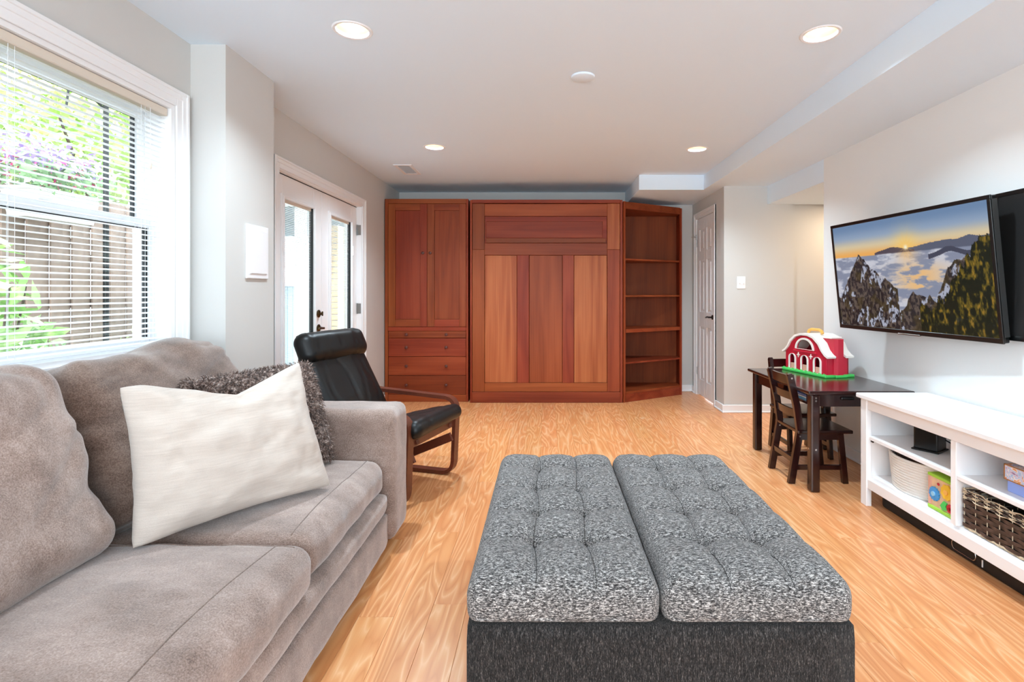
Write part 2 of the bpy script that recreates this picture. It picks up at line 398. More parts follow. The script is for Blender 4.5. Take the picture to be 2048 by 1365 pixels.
struct('wall_right', box(XR, XR+.14, -2.4, 4.13, 0, ZS), 'wallw', 'white wall behind the television')
struct('wall_passage', box(XR+.14, 3.35, 3.98, 4.11, 0, 2.06), 'wall')
struct('wall_passage_end', box(3.3, 3.42, 4.0, 5.33, 0, ZS), 'wall')
struct('wall_header', box(XR, 3.35, 4.13, 5.2, 2.06, ZS), 'ceil', 'lowered header over the side passage')
b = BM(); addbox(b, 1.61, 3.4, -2.4, 5.36, ZS, ZC)
struct('ceiling_soffit', b, 'ceil', 'long boxed soffit along the right side of the ceiling')
struct('ceiling_soffit_back', box(.95, 1.86, 5.36, 6.30, ZS, ZC), 'ceil', 'boxed soffit over the corner bookcase')
b = BM()   # rear wall with a wide opening added for the fill light
addbox(b, -1.9, -1.6, -2.3, -2.2, 0, ZC); addbox(b, 2.0, 2.2, -2.3, -2.2, 0, ZC); addbox(b, -1.6, 2.0, -2.3, -2.2, 2.2, ZC); addbox(b, -1.6, 2.0, -2.3, -2.2, 0, .3)
struct('wall_rear', b, 'wall')

def molding(name, pts, w, t, mat='trimw', label=None, parent=None):
    return struct(name, sweep(BM(), pts, [(-w/2, 0), (w/2, 0), (w/2, t), (-w/2, t)]), mat, label)
def baseboard(name, x0, y0, x1, y1, nx, ny):
    """box along the wall line from (x0,y0) to (x1,y1), projecting by normal (nx,ny)"""
    b = BM(); t = .013
    addbox(b, min(x0, x1, x0+nx*t, x1+nx*t), max(x0, x1, x0+nx*t, x1+nx*t), min(y0, y1, y0+ny*t, y1+ny*t), max(y0, y1, y0+ny*t, y1+ny*t), 0, .078, .003)
    t = .022
    addbox(b, min(x0, x1, x0+nx*t, x1+nx*t), max(x0, x1, x0+nx*t, x1+nx*t), min(y0, y1, y0+ny*t, y1+ny*t), max(y0, y1, y0+ny*t, y1+ny*t), 0, .018, .004)
    return struct(name, b, 'trimw')
baseboard('baseboard_back', 1.60, 6.30, 1.757, 6.30, 0, -1)
baseboard('baseboard_switch', 1.737, 5.185, 2.449, 5.185, 0, -1)
baseboard('baseboard_closet', 1.758, 5.185, 1.758, 5.42, -1, 0)
baseboard('baseboard_closet', 1.758, 6.19, 1.758, 6.285, -1, 0)
baseboard('baseboard_right', XR, .0, XR, 4.13, -1, 0)
baseboard('baseboard_passage', 2.449, 5.215, 3.3, 5.215, 0, -1)
baseboard('baseboard_left', XF, 5.10, XF, 5.70, 1, 0)
baseboard('baseboard_pier', XB, 2.54, XB, 2.99, 1, 0)

# window casing (stepped, mitre look)
def casing(name, X, sgn, y0, y1, z0, z1, w, bottom, label):
    b = BM()
    for (a, bb, t) in ((0, w, .010), (w*.45, w, .014), (w*.78, w, .019)):
        addbox(b, X, X+sgn*t, y0-bb, y0-a, z0-(bb if bottom else 0), z1+bb, .002)
        addbox(b, X, X+sgn*t, y1+a, y1+bb, z0-(bb if bottom else 0), z1+bb, .002)
        addbox(b, X, X+sgn*t, y0-a, y1+a, z1+a, z1+bb, .002)
        if bottom: addbox(b, X, X+sgn*t, y0-a, y1+a, z0-bb, z0-a, .002)
    return struct(name, b, 'trimw', label)
casing('trim_1', XW, 1, WY0, WY1, WZ0, WZ1, .074, True, 'white stepped casing around the window')
casing('trim_2', XF, 1, DY0, DY1, 0, DZ, .072, False, 'white casing around the glazed double doors')
casing('trim_3', 1.758, -1, CY0, CY1, 0, CZ, .068, False, 'white casing around the closet door')

# window: frame, two sashes with panes
win = struct('window_1', BM(), None, 'white double hung window looking on the garden')
b = BM()
addbox(b, -1.90, XW-.001, WY1-.022, WY1, WZ0, WZ1); addbox(b, -1.90, XW-.001, WY0, WY0+.022, WZ0, WZ1)
addbox(b, -1.90, XW-.001, WY0+.022, WY1-.022, WZ1-.02, WZ1); addbox(b, -1.90, XW-.001, WY0+.022, WY1-.022, WZ0, WZ0+.018)
part('window_frame', b, 'trimw', win)
def sash(x0, x1, z0, z1, st, rb, rt, name):
    b = BM(); ya, yb = WY0+.022, WY1-.022
    addbox(b, x0, x1, yb-st, yb, z0, z1, .003); addbox(b, x0, x1, ya, ya+st, z0, z1, .003)
    addbox(b, x0, x1, ya+st, yb-st, z0, z0+rb, .003); addbox(b, x0, x1, ya+st, yb-st, z1-rt, z1, .003)
    s = part(name, b, 'trimw', win)
    part('pane', box((x0+x1)/2-.002, (x0+x1)/2+.002, ya+st, yb-st, z0+rb, z1-rt), 'glass', s)
    g = BM(); e = .012; xi = x1-.010      # dark glazing seal
    addbox(g, x0+.008, xi, yb-st-e, yb-st-.0005, z0+rb, z1-rt); addbox(g, x0+.008, xi, ya+st+.0005, yb-st-e, z1-rt-.004, z1-rt-.0005)
    part('glazing_seal', g, 'gap', s)
sash(-1.835, -1.80, WZ0+.018, 1.52, .028, .04, .04, 'lower_sash')
sash(-1.88, -1.845, 1.48, WZ1-.02, .04, .04, .05, 'upper_sash')
part('sash_lock', box(-1.815, -1.80, 1.86, 1.92, 1.521, 1.535, .003), 'trimw', win)

# blind inside the window
bl = thing('window_blind', 'white horizontal slat blind hanging open in the window', 'blind', (-1.75, 1.73, .96))
part('headrail', box(-1.775, -1.735, WY0+.026, WY1-.026, 1.998, 2.033, .003), 'beige', bl)
part('bottom_rail', box(-1.770, -1.742, WY0+.03, WY1-.03, .955, .972, .004), 'blind', bl)
sb = BM(); ns = 5
slm = BM(); L = WY1-WY0-.064
rows = []
for k in range(5):
    u = (k/4-.5)*.0250; rows.append([slm.verts.new((u, 0, .0045*(1-(u/.0125)**2))), slm.verts.new((u, L, .0045*(1-(u/.0125)**2)))])
rows2 = []
for k in range(5):
    u = (k/4-.5)*.0250; rows2.append([slm.verts.new((u, 0, .0045*(1-(u/.0125)**2)-.0009)), slm.verts.new((u, L, .0045*(1-(u/.0125)**2)-.0009))])
for k in range(4):
    slm.faces.new((rows[k][0], rows[k+1][0], rows[k+1][1], rows[k][1])); slm.faces.new((rows2[k][0], rows2[k][1], rows2[k+1][1], rows2[k+1][0]))
for k in (0, 4): slm.faces.new((rows[k][0], rows[k][1], rows2[k][1], rows2[k][0]))
bmesh.ops.recalc_face_normals(slm, faces=list(slm.faces))
slme = bpy.data.meshes.new('slat'); slm.to_mesh(slme); slm.free(); slme.materials.append(M['blind'])
blM = rootmat(bl).inverted()
nsl = 45
for k in range(nsl):
    z = .985+k*(1.985-.985)/(nsl-1)
    o = bpy.data.objects.new('slat', slme); COL.objects.link(o); o.parent = bl
    o.location = blM @ Vector((-1.756, WY0+.032, z)); o.rotation_euler = (0, math.radians(5), 0)
for y in (1.16, 1.70, 2.26):
    b = BM()
    for x in (-1.7695, -1.7425): addcyl(b, (x, y, .965), (x, y, 2.0), .0008, n=5)
    for x in (-1.7695, -1.7425): addcyl(b, (x, y+.022, .965), (x, y+.022, 2.0), .0006, n=5)
    part('ladder_cord', b, 'blind', bl)
part('tassel', lathe(BM(), [(.001, 0), (.006, .004), (.006, .03), (.002, .036)], (-1.733, 2.30, 1.73), 10), 'beige', bl, smooth=True)
part('pull_cord', cyl((-1.733, 2.30, 1.765), (-1.733, 2.30, 2.0), .0009, n=5), 'blind', bl)

# glazed double doors
DXF = -1.81     # room side face
def french(y0, y1, num, knobs):
    d = struct('door_%d' % num, BM(), None, ('glazed white door nearer the window with bronze handle' if knobs else 'glazed white door nearer the cabinets'))
    x0, x1 = DXF-.045, DXF; st = .143; b = BM()
    za, zb = .26, 1.845
    part('stile', box(x0, x1, y0, y0+st, .012, 2.0, .002), 'trimw', d); part('stile', box(x0, x1, y1-st, y1, .012, 2.0, .002), 'trimw', d)
    part('rail', box(x0, x1, y0+st, y1-st, .012, za, .002), 'trimw', d); part('rail', box(x0, x1, y0+st, y1-st, zb, 2.0, .002), 'trimw', d)
    b = BM(); ya, yb = y0+st, y1-st
    for (a, c2, t) in ((-.022, .0, .012), (-.010, .006, .018)):
        addbox(b, x1-.02, x1+t, ya+a, ya+c2, za+a, zb-a, .002); addbox(b, x1-.02, x1+t, yb-c2, yb-a, za+a, zb-a, .002)
        addbox(b, x1-.02, x1+t, ya+c2, yb-c2, za+a, za+c2, .002); addbox(b, x1-.02, x1+t, ya+c2, yb-c2, zb-c2, zb-a, .002)
    part('glazing_bead', b, 'trimw', d)
    g = BM(); addbox(g, x1-.03, x1-.001, yb-.0125, yb-.006, za+.006, zb-.006); part('glazing_seal', g, 'gap', d)
    part('pane', box(x1-.012, x1-.009, ya, yb, za, zb), 'glass', d); part('pane', box(x0+.006, x0+.009, ya, yb, za, zb), 'glass', d)
    b = BM(); n = 118
    for k in range(n):
        z = za+.02+k*(zb-za-.06)/(n-1)
        vs = [b.verts.new(p) for p in ((x1-.0265, ya+.01, z-.0005), (x1-.0145, ya+.01, z+.0012), (x1-.0145, yb-.014, z+.0012), (x1-.0265, yb-.014, z-.0005))]; b.faces.new(vs)
    part('mini_blind', b, 'blind', d, kind='stuff')
    part('blind_head', box(x1-.028, x1-.013, ya+.008, yb-.013, zb-.028, zb-.002), 'beige', d)
    if knobs:
        for z, nm in ((1.02, 'deadbolt'), (.905, 'door_handle')):
            k = lathe(BM(), [(.030, 0), (.031, .006), (.024, .012), (.011, .016), (.011, .030)], (x1+.001, y1-.062, z), 20, 'x')
            if nm == 'deadbolt': addbox(k, x1+.028, x1+.040, y1-.066, y1-.058, z-.018, z+.018, .003)
            else:
                addcyl(k, (x1+.03, y1-.062, z), (x1+.05, y1-.062, z), .009, n=12); addcyl(k, (x1+.045, y1-.062, z), (x1+.045, y1-.150, z+.004), .0085, .007, n=12)
            part(nm, k, 'bronze', d, smooth='auto')
    else:
        part('blind_slider', box(x1+.016, x1+.026, yb-.006, yb+.010, 1.53, 1.62, .003), 'white', d)
    return d
french(3.458, 4.233, 2, True); french(4.239, 5.014, 1, False)
b = BM()
addbox(b, DXF-.06, XF-.001, DY0, DY0+.006, 0, DZ); addbox(b, DXF-.06, XF-.001, DY1-.004, DY1, 0, DZ); addbox(b, DXF-.06, XF-.001, DY0, DY1, DZ-.006, DZ)
struct('trim_4', b, 'trimw', 'jamb of the glazed doors')
struct('trim_5', box(DXF-.04, DXF+.004, DY0+.006, DY1-.006, 2.0015, DZ-.007), 'gap')
struct('trim_6', box(-1.92, XF+.01, DY0, DY1, 0.001, .011), 'steel', 'door threshold')
for z in (1.785, 1.035, .26):
    h = BM(); addcyl(h, (XF-.042, DY1-.010, z-.05), (XF-.042, DY1-.010, z+.05), .006, n=10); addbox(h, XF-.040, XF-.008, DY1-.0075, DY1-.0045, z-.048, z+.048)
    part('hinge', h, 'steel', bpy.data.objects['door_1'])

# closet door: six panels
d = struct('door_3', BM(), None, 'white six panel closet door in the right corner')
x0, x1 = 1.762, 1.797; y0, y1 = CY0+.004, CY1-.004
part('door_slab', box(x0+.008, x1, y0, y1, .02, 2.03), 'trimw', d)
for yy in ((y0, y0+.10), (y0+.265, y0+.355), (y1-.10, y1)): part('stile', box(x0, x0+.008, yy[0], yy[1], .02, 2.03, .002), 'trimw', d)
ZR = [(.02, .20), (.80, .97), (1.55, 1.66), (1.90, 2.03)]
for (a, bb) in ZR:
    for yy in ((y0+.10, y0+.265), (y0+.355, y1-.10)): part('rail', box(x0, x0+.008, yy[0], yy[1], a, bb, .002), 'trimw', d)
for (a, bb) in ((.20, .80), (.97, 1.55), (1.66, 1.90)):
    for yy in ((y0+.10, y0+.265), (y0+.355, y1-.10)):
        part('raised_panel', box(x0+.001, x0+.009, yy[0]+.026, yy[1]-.026, a+.026, bb-.026, .006), 'trimw', d)
h = lathe(BM(), [(.026, 0), (.026, -.006), (.020, -.010), (.009, -.013), (.009, -.05)], (x0-.0005, y0+.055, .925), 18, 'x')
sweep(h, [(x0-.045, y0+.05, .925), (x0-.047, y0+.09, .928), (x0-.045, y0+.13, .922), (x0-.04, y0+.16, .918)], circ(.009, 10))
part('door_handle', h, 'black', d, smooth='auto')
for z in (1.76, .28): part('hinge', box(x0-.006, x0+.001, y1-.004, y1+.006, z-.045, z+.045, .002), 'steel', d)
h = BM(); addcyl(h, (x0-.012, y1, 1.80), (x0-.012, y1, 1.86), .004, n=8); addcyl(h, (x0-.01, y1, 1.83), (x0-.05, y1-.05, 1.83), .004, n=8)
addcyl(h, (x0-.01, y1, 1.83), (x0-.06, y1+.03, 1.835), .004, n=8); addcyl(h, (x0-.05, y1-.05, 1.83), (x0-.055, y1-.056, 1.83), .009, n=8)
part('door_stop', h, 'chrome', d)

# wall and ceiling fittings
b = box(XB, XB+.012, 2.703, 2.911, 1.262, 1.545, .003); addbox(b, XB+.012, XB+.018, 2.728, 2.886, 1.288, 1.519, .002)
solo('access_panel', b, 'trimw', 'small white access panel on the pier left of the glazed doors', 'panel')
sw = thing('light_switch', 'white double switch plate on the beige wall', 'switch', (1.926, 5.184, 1.225))
part('cover_plate', box(1.884, 1.968, 5.178, 5.1845, 1.225, 1.345, .002), 'white', sw)
part('toggle', box(1.903, 1.911, 5.166, 5.178, 1.275, 1.297, .002), 'white', sw); part('toggle', box(1.941, 1.949, 5.166, 5.178, 1.273, 1.295, .002), 'white', sw)
solo('ceiling_cover', lathe(BM(), [(.058, ZC-.0115), (.064, ZC-.009), (.067, ZC-.001)], (.2056, 2.917, 0), 40), 'ceil', 'blank round white cover plate in the middle of the ceiling', 'cover plate', smooth='auto')
LL = ['recessed ceiling lamp above the sofa, top left', 'recessed ceiling lamp nearest the soffit, top right', 'recessed ceiling lamp near the glazed doors and the vent',
      'recessed ceiling lamp in front of the corner bookcase']
for i, (x, y) in enumerate(LIGHTS):
    t = thing('ceiling_lamp', LL[i] if i < 4 else 'recessed ceiling lamp behind the viewpoint %s' % (['over the sofa end', 'over the right wall', 'far back on the left', 'far back on the right'][i-4]), 'lamp', (x, y, ZC-.006), group='recessed ceiling lamps')
    part('trim_ring', lathe(BM(), [(.070, ZC+.0), (.072, ZC-.004), (.084, ZC-.0055), (.090, ZC-.001)], (x, y, 0), 40, caps=False), 'trimw', t, smooth='auto')
    # open-bottomed reflector
    r = BM(); rings = []
    for rr, zz in ((.0735, ZC-.003), (.066, ZC+.03), (.056, ZC+.055), (.054, ZC+.075)):
        rings.append([r.verts.new((x+rr*math.cos(2*PI*k/36), y+rr*math.sin(2*PI*k/36), zz)) for k in range(36)])
    for a in range(3):
        for k in range(36): r.faces.new((rings[a][k], rings[a][(k+1) % 36], rings[a+1][(k+1) % 36], rings[a+1][k]))
    r.faces.new(rings[3]); part('reflector', r, 'lampref', t, smooth='auto')
    part('bulb', lathe(BM(), [(.012, ZC+.028), (.030, ZC+.030), (.043, ZC+.038), (.047, ZC+.05), (.047, ZC+.07)], (x, y, 0), 28), 'bulb', t, smooth='auto')
    l = bpy.data.lights.new('downlight', 'AREA'); l.shape = 'DISK'; l.size = .08; l.energy = DOWNLIGHT_POWER*(1 if y > 2 else .22)*(1.25 if y > 4 else 1); l.color = (.71, .88, 1); l.spread = math.radians(128)
    lo = bpy.data.objects.new('downlight', l); COL.objects.link(lo); lo.location = (x, y, ZC+.027)
l = bpy.data.lights.new('passage_light', 'AREA'); l.shape = 'DISK'; l.size = .12; l.energy = 7; l.color = (1, .78, .55)
lo = bpy.data.objects.new('passage_light', l); COL.objects.link(lo); lo.location = (2.95, 4.75, 2.05)
v = thing('ceiling_vent', 'small white louvred air vent in the ceiling near the doors', 'vent', (-1.35, 5.125, ZC-.006))
b = BM(); addbox(b, -1.435, -1.405, 4.93, 5.32, ZC-.006, ZC); addbox(b, -1.295, -1.265, 4.93, 5.32, ZC-.006, ZC); addbox(b, -1.405, -1.295, 4.93, 4.96, ZC-.006, ZC); addbox(b, -1.405, -1.295, 5.29, 5.32, ZC-.006, ZC)
part('frame', b, 'trimw', v)
for k in range(11):
    y = 4.975+k*.03; s = BM(); q = [(-1.405, y, ZC-.004), (-1.295, y, ZC-.004), (-1.295, y+.018, ZC+.014), (-1.405, y+.018, ZC+.014)]
    vs = [s.verts.new(p) for p in q]+[s.verts.new((p[0], p[1]+.002, p[2]-.001)) for p in q]
    for f in ((0, 1, 2, 3), (7, 6, 5, 4), (0, 4, 5, 1), (1, 5, 6, 2), (2, 6, 7, 3), (3, 7, 4, 0)): s.faces.new([vs[i] for i in f])
    part('slat', s, 'trimw', v)
part('duct', box(-1.408, -1.292, 4.953, 5.297, ZC+.05, ZC+.075), 'gap', v)

# ------------------------------------------------------------------ cherry cabinets
def fx(px, Y): return (px-1092)/1050*Y
def fz(py, Y): return 1.19+(585-py)/1050*Y
YM, YW = 5.651, 5.70
def fr(parent, name, Y, px0, px1, py0, py1, depth, mat, bev=.0025, off=0):
    """a board seen from the front: picture edges at depth Y give its real size"""
    return part(name, box(fx(px0, Y), fx(px1, Y), Y-off, Y-off+depth, max(0.001, fz(py1, Y)), fz(py0, Y), bev), mat, parent)
# wardrobe
wd = thing('wardrobe', 'tall cherry wardrobe with two upper doors and four drawers, against the left wall', 'wardrobe', (-1.30, YW+.25, 0))
fr(wd, 'side_panel', YW, 769.6, 776, 398, 804.2, .55, 'cherry'); fr(wd, 'side_panel', YW, 932.5, 936.4, 398, 804.2, .55, 'cherry', off=.002)
fr(wd, 'top_rail', YW, 776.2, 932.3, 398, 407.2, .55, 'cherryh'); fr(wd, 'middle_rail', YW, 776.2, 932.3, 654.5, 662.5, .50, 'cherryh')
fr(wd, 'plinth', YW, 776.2, 932.3, 789.6, 804.2, .50, 'cherryh')
part('back_panel', box(fx(777, YW), fx(932, YW), YW+.10, YW+.54, .08, 2.17), 'cherryd', wd)
for s, (a, b_, hinge) in enumerate(((776.6, 854.0, 'l'), (854.5, 931.9, 'r'))):
    d_ = part('door', BM(), None, wd)
    l0, l1 = (a, 790.4) if s == 0 else (a, 868.8); r0, r1 = (840.2, b_) if s == 0 else (918.4, b_)
    for nm, p, m_ in (('stile', (l0, l1, 407.8, 653.8), 'cherry'), ('stile', (r0, r1, 407.8, 653.8), 'cherry'), ('rail', (l1, r0, 407.8, 421), 'cherryh'), ('rail', (l1, r0, 639.3, 653.8), 'cherryh')):
        fr(d_, nm, YW, *p, .022, m_, .0018, .002)
    fr(d_, 'panel', YW, l1+.3, r0-.3, 421.3, 639, .012, 'cherry', 0, -.010)
    kx = fx(846.5 if s == 0 else 861.2, YW); kz = fz(506.6, YW)
    part('knob', lathe(BM(), [(.008, 0), (.008, .012), (.017, .020), (.017, .027), (.010, .031)], (kx, YW-.003, kz), 16, 'y'), 'knob', d_, smooth='auto')
for (y0, y1) in ((663, 676.2), (676.9, 713.4), (714.1, 751.0), (751.7, 789.2)):
    dr = part('drawer', box(fx(776.8, YW), fx(932.0, YW), YW-.002, YW+.02, fz(y1, YW), fz(y0, YW), .003), 'cherryh', wd)
    for px in (813.6, 893.0):
        part('knob', lathe(BM(), [(.008, 0), (.008, .012), (.017, .020), (.017, .027), (.010, .031)], (fx(px, YW), YW-.003, fz((y0+y1)/2, YW)), 16, 'y'), 'knob', dr, smooth='auto')
# wall bed
mb = thing('wall_bed', 'large cherry panelled wall bed folded upright between wardrobe and bookcase', 'bed', (0, YM+.2, 0))
fr(mb, 'side_panel', YM, 940.2, 943.8, 400, 806, .42, 'cherry'); fr(mb, 'side_panel', YM, 1240.4, 1245.2, 400, 806, .42, 'cherry')
fr(mb, 'header', YM, 943.9, 1240.3, 399.6, 406.6, .42, 'cherryh', off=.004); fr(mb, 'plinth', YM, 943.9, 1240.3, 784.6, 806, .05, 'cherryh', off=.004)
part('bed_box', box(-.78, .78, YM+.07, YM+.40, .12, 2.13, .004), 'cherryd', mb)
YP = YM
for nm, p, m_, off in (('stile', (944.6, 969, 407.4, 499), 'cherry', 0), ('stile', (944.6, 969, 499.3, 784), 'cherry', 0),
                  ('stile', (1214.6, 1239.6, 407.4, 499), 'cherryl', 0), ('stile', (1214.6, 1239.6, 499.3, 784), 'cherry', 0),
                  ('rail', (969.2, 1214.4, 408, 432.4), 'cherryh', 0), ('rail', (969.2, 1214.4, 486.6, 510.6), 'cherryh', 0), ('rail', (969.2, 1214.4, 766.6, 784), 'cherryh', 0),
                  ('panel', (969.6, 1033.6, 511.2, 766), 'cherryl', -.007), ('stile', (1034.2, 1057.9, 510.8, 766.4), 'cherry', 0),
                  ('panel', (1058.6, 1124.5, 511.2, 766), 'cherry', -.007), ('stile', (1125, 1147.6, 510.8, 766.4), 'cherry', 0),
                  ('panel', (1148.3, 1213.8, 511.2, 766), 'cherryl', -.007)):
    fr(mb, nm, YP, *p, .03, m_, .0022, off)
hp = fr(mb, 'raised_panel', YP, 969.6, 1214, 433, 486.2, .02, 'cherryh', .001, -.012)
fr(hp, 'panel_field', YP, 972, 1205.5, 442.6, 475.8, .012, 'cherryh', .004, -.004)
fr(hp, 'panel_bead', YP, 972, 1212, 477, 486, .012, 'cherryh', .003, -.003)
# angled bookcase
bk = thing('corner_bookcase', 'empty cherry bookcase with slanted front and five compartments, right of the wall bed', 'bookcase', (1.2, 6.1, 0))
A = Vector((.838, 5.652)); B_ = Vector((1.578, 6.095)); dirv = (B_-A).normalized(); nin = Vector((-dirv.y, dirv.x))
def trap(name, z0, z1, inset, mat, xa=.862, xb=1.556, yb=6.272):
    ya = A.y+(xa-A.x)*dirv.y/dirv.x+inset; yc = A.y+(xb-A.x)*dirv.y/dirv.x+inset
    b = BM(); q = [(xa, ya), (xb, yc), (xb, yb), (xa, yb)]
    lo = [b.verts.new((x, y, z0)) for x, y in q]; hi = [b.verts.new((x, y, z1)) for x, y in q]
    b.faces.new(lo[::-1]); b.faces.new(hi)
    for k in range(4): b.faces.new((lo[k], lo[(k+1) % 4], hi[(k+1) % 4], hi[k]))
    return part(name, b, mat, bk)
part('side_panel', box(.838, .861, 5.675, 6.29, .001, 2.175, .002), 'cherryd', bk); part('side_panel', box(1.557, 1.580, 6.10, 6.29, .001, 2.165, .002), 'cherryd', bk)
part('back_panel', box(.861, 1.557, 6.274, 6.29, .05, 2.16), 'cherryd', bk)
trap('plinth', .001, .088, .004, 'cherryh'); trap('bottom_shelf', .0885, .112, .012, 'cherryh')
for z0, z1, ins in ((.412, .430, .02), (.752, .790, .004), (1.140, 1.158, .03), (1.540, 1.558, .03)): trap('shelf', z0, z1, ins, 'cherryh')
trap('top_panel', 2.095, 2.17, .004, 'cherryh')
for z0, z1, p0, w_ in ((0, 2.172, A, .022), (0, 2.165, B_-dirv*.022, .022)):
    b = BM(); q = [p0, p0+dirv*w_, p0+dirv*w_+nin*.018, p0+nin*.018]
    lo = [b.verts.new((v_.x, v_.y, .001)) for v_ in q]; hi = [b.verts.new((v_.x, v_.y, z1)) for v_ in q]
    b.faces.new(lo[::-1]); b.faces.new(hi)
    for k in range(4): b.faces.new((lo[k], lo[(k+1) % 4], hi[(k+1) % 4], hi[k]))
    part('stile', b, 'cherry', bk)

# ------------------------------------------------------------------ sofa
so = thing('sofa', 'taupe velvet sofa under the window with loose seat and back cushions', 'sofa', (-1.18, 1.5, 0))
def wr(scale, amp, sd):
    def f(p, nn, q):
        s = Vector((p.x*scale[0]+sd, p.y*scale[1], p.z*scale[2])); return p+nn*(fbm(s, 3)*amp)
    return f
part('base', box(-1.66, -.745, .44, 2.58, .05, .27, .02), 'velvet', so)
part('front_panel', rbox((-.755, 1.50, .121), (.048, .885, .076), .022, (4, 30, 8), wr((3, 5, 5), .006, 3)), 'velvet', so, smooth=True)
part('front_rail', rbox((-.757, 1.50, .242), (.050, .885, .046), .035, (6, 30, 8), wr((3, 5, 5), .004, 9)), 'velvet', so, smooth=True)
def arm(yc, nm='arm'):
    def dsp(p, nn, q):
        p = p+nn*(fbm(Vector((p.x*4, p.y*4+yc, p.z*4)), 3)*.005)
        if p.z < -.2 and q[1] > 0 and yc > 1: p.y -= (.0-p.z-.2)*.16*q[1]   # outer face tucks in towards the floor
        return p
    return part(nm, rbox((-1.175, yc, .352), (.485, .122, .302), .045, (36, 14, 24), dsp), 'velvet', so, smooth=True)
arm(2.510); arm(.49)
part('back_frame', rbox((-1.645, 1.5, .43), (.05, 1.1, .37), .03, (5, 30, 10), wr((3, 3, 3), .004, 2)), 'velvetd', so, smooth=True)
for x in (-.79, -1.60):
    for y in (2.50, .50): part('foot', box(x-.03, x+.03, y-.03, y+.03, 0, .055, .004), 'espresso', so)
def seatdisp(sd, over=0):
    def f(p, nn, q):
        k = (1-q[0]**2)*(1-q[1]**2)
        if q[2] > 0: p.z += .020*k
        if q[0] > .7: p.x += over+.010*(1-q[1]**4)*(1-q[2]**2)
        s = Vector((p.x*3+sd, p.y*3.2, p.z*3)); p = p+nn*(fbm(s, 4)*.009)
        cr = abs(math.sin(p.y*26+2*fbm(Vector((p.y*3, sd, 0)), 2)))*max(0, q[0]-.8)*5*.0016      # gathers along the front edge
        return p-nn*cr
    return f
def cushion(name, c, h, r, n, f, mat, rot=None, label=None):
    return part(name, rbox(c, h, r, n, f, rot), mat, so, smooth=True, label=label)
cs = cushion('seat_cushion', (-1.075, 1.992, .357), (.345, .388, .076), .055, (44, 50, 12), seatdisp(1.7), 'velvet')
cn = cushion('seat_cushion', (-1.065, 1.110, .362), (.360, .488, .080), .055, (44, 60, 12), seatdisp(5.1, .008), 'velvet')
def seam(y0, y1, par, x, z):
    pts = [(x+.004*math.sin(y*9), y, z+.0025*math.sin(y*7+1)) for y in np.linspace(y0, y1, 30)]
    part('seam', sweep(BM(), pts, circ(.0028, 6)), 'velvetd', par)
def backdisp(sd):
    def f(p, nn, q):
        k = (1-q[1]**2)*(1-q[2]**2)
        p = p+Vector((.035*k*(1 if q[0] > 0 else .3), 0, 0))
        if q[2] > .3: p.z -= .030*abs(q[1])**3*0+.012*math.sin(q[1]*5+sd)
        p.y *= 1-.05*max(0, q[2])**2-.02*(1+math.sin(sd))*0
        s = Vector((p.x*2.5+sd, p.y*2.6+p.z*1.2, p.z*3.2)); p = p+nn*(fbm(s, 3)*.030)
        wv = Vector((p.x*1.5+sd*2, p.y*1.8+p.z*2.0, p.z*6-p.y*2.5)); cr = noise.noise(wv); p = p-nn*(max(0, .10-abs(cr))*.10*(.3+.7*abs(q[1])))
        return p
    return f
RB = Matrix.Rotation(math.radians(-23), 3, 'Y')
drape(cn, 'seam', [[(-.80+.004*math.sin(y*9), y) for y in np.linspace(.66, 1.565, 60)], [(x, 1.548+.004*math.sin(x*20)) for x in np.linspace(-1.30, -.74, 40)]], .0022, 'velvetd', cn)
drape(cs, 'seam', [[(-.80+.004*math.sin(y*9), y) for y in np.linspace(1.64, 2.345, 50)]], .0022, 'velvetd', cs)
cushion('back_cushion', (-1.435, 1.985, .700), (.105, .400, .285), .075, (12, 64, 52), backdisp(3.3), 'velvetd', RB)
cushion('back_cushion', (-1.420, 1.075, .700), (.115, .470, .290), .08, (12, 70, 54), backdisp(8.2), 'velvet', RB)

def pillow(corners, thick, conc, chop=0, n=44, sd=0, wr_=.01, chopu=.1, back=.6):
    BL, BR, TR, TL = [Vector(c) for c in corners]
    nrm = ((BR-BL).cross(TL-BL)).normalized()
    def P(u, v, s):
        uu = u*(1-conc*(1-v*v)*abs(u)); vv = v*(1-conc*(1-u*u)*abs(v))
        if v > 0 and chop: vv -= chop*max(0, 1-abs(u-chopu)/.9)**1.15*v**2
        ck = 1-.028*(u*u*v*v)**4; uu *= ck; vv *= ck
        a, b = (uu+1)/2, (vv+1)/2
        p = (BL*(1-a)+BR*a)*(1-b)+(TL*(1-a)+TR*a)*b
        e = max(0, (1-u*u)*(1-v*v)); t = thick*(e**.42)
        if chop: t *= 1-.35*math.exp(-((u-chopu)/.30)**2)*max(0, v)
        wob = fbm(Vector((u*2.2+sd, v*2.2, s*3)), 4)*wr_*1.6*(.4+.6*min(1, e*4))
        rad = noise.noise(Vector((math.atan2(v, u)*5+sd, 2, s)))*wr_*.8*(1-min(1, e*1.6))
        return p+nrm*(s*(t*(1 if s > 0 else back)+wob+rad))
    bm = BM(); g = {}
    for s in (1, -1):
        for i in range(n+1):
            for j in range(n+1):
                u = math.sin((2*i/n-1)*PI/2); v = math.sin((2*j/n-1)*PI/2)
                if s == -1 and (i in (0, n) or j in (0, n)): g[(s, i, j)] = g[(1, i, j)]; continue
                g[(s, i, j)] = bm.verts.new(P(u, v, s))
        for i in range(n):
            for j in range(n):
                q = [g[(s, i, j)], g[(s, i+1, j)], g[(s, i+1, j+1)], g[(s, i, j+1)]]
                bm.faces.new(q if s > 0 else q[::-1])
    return bm
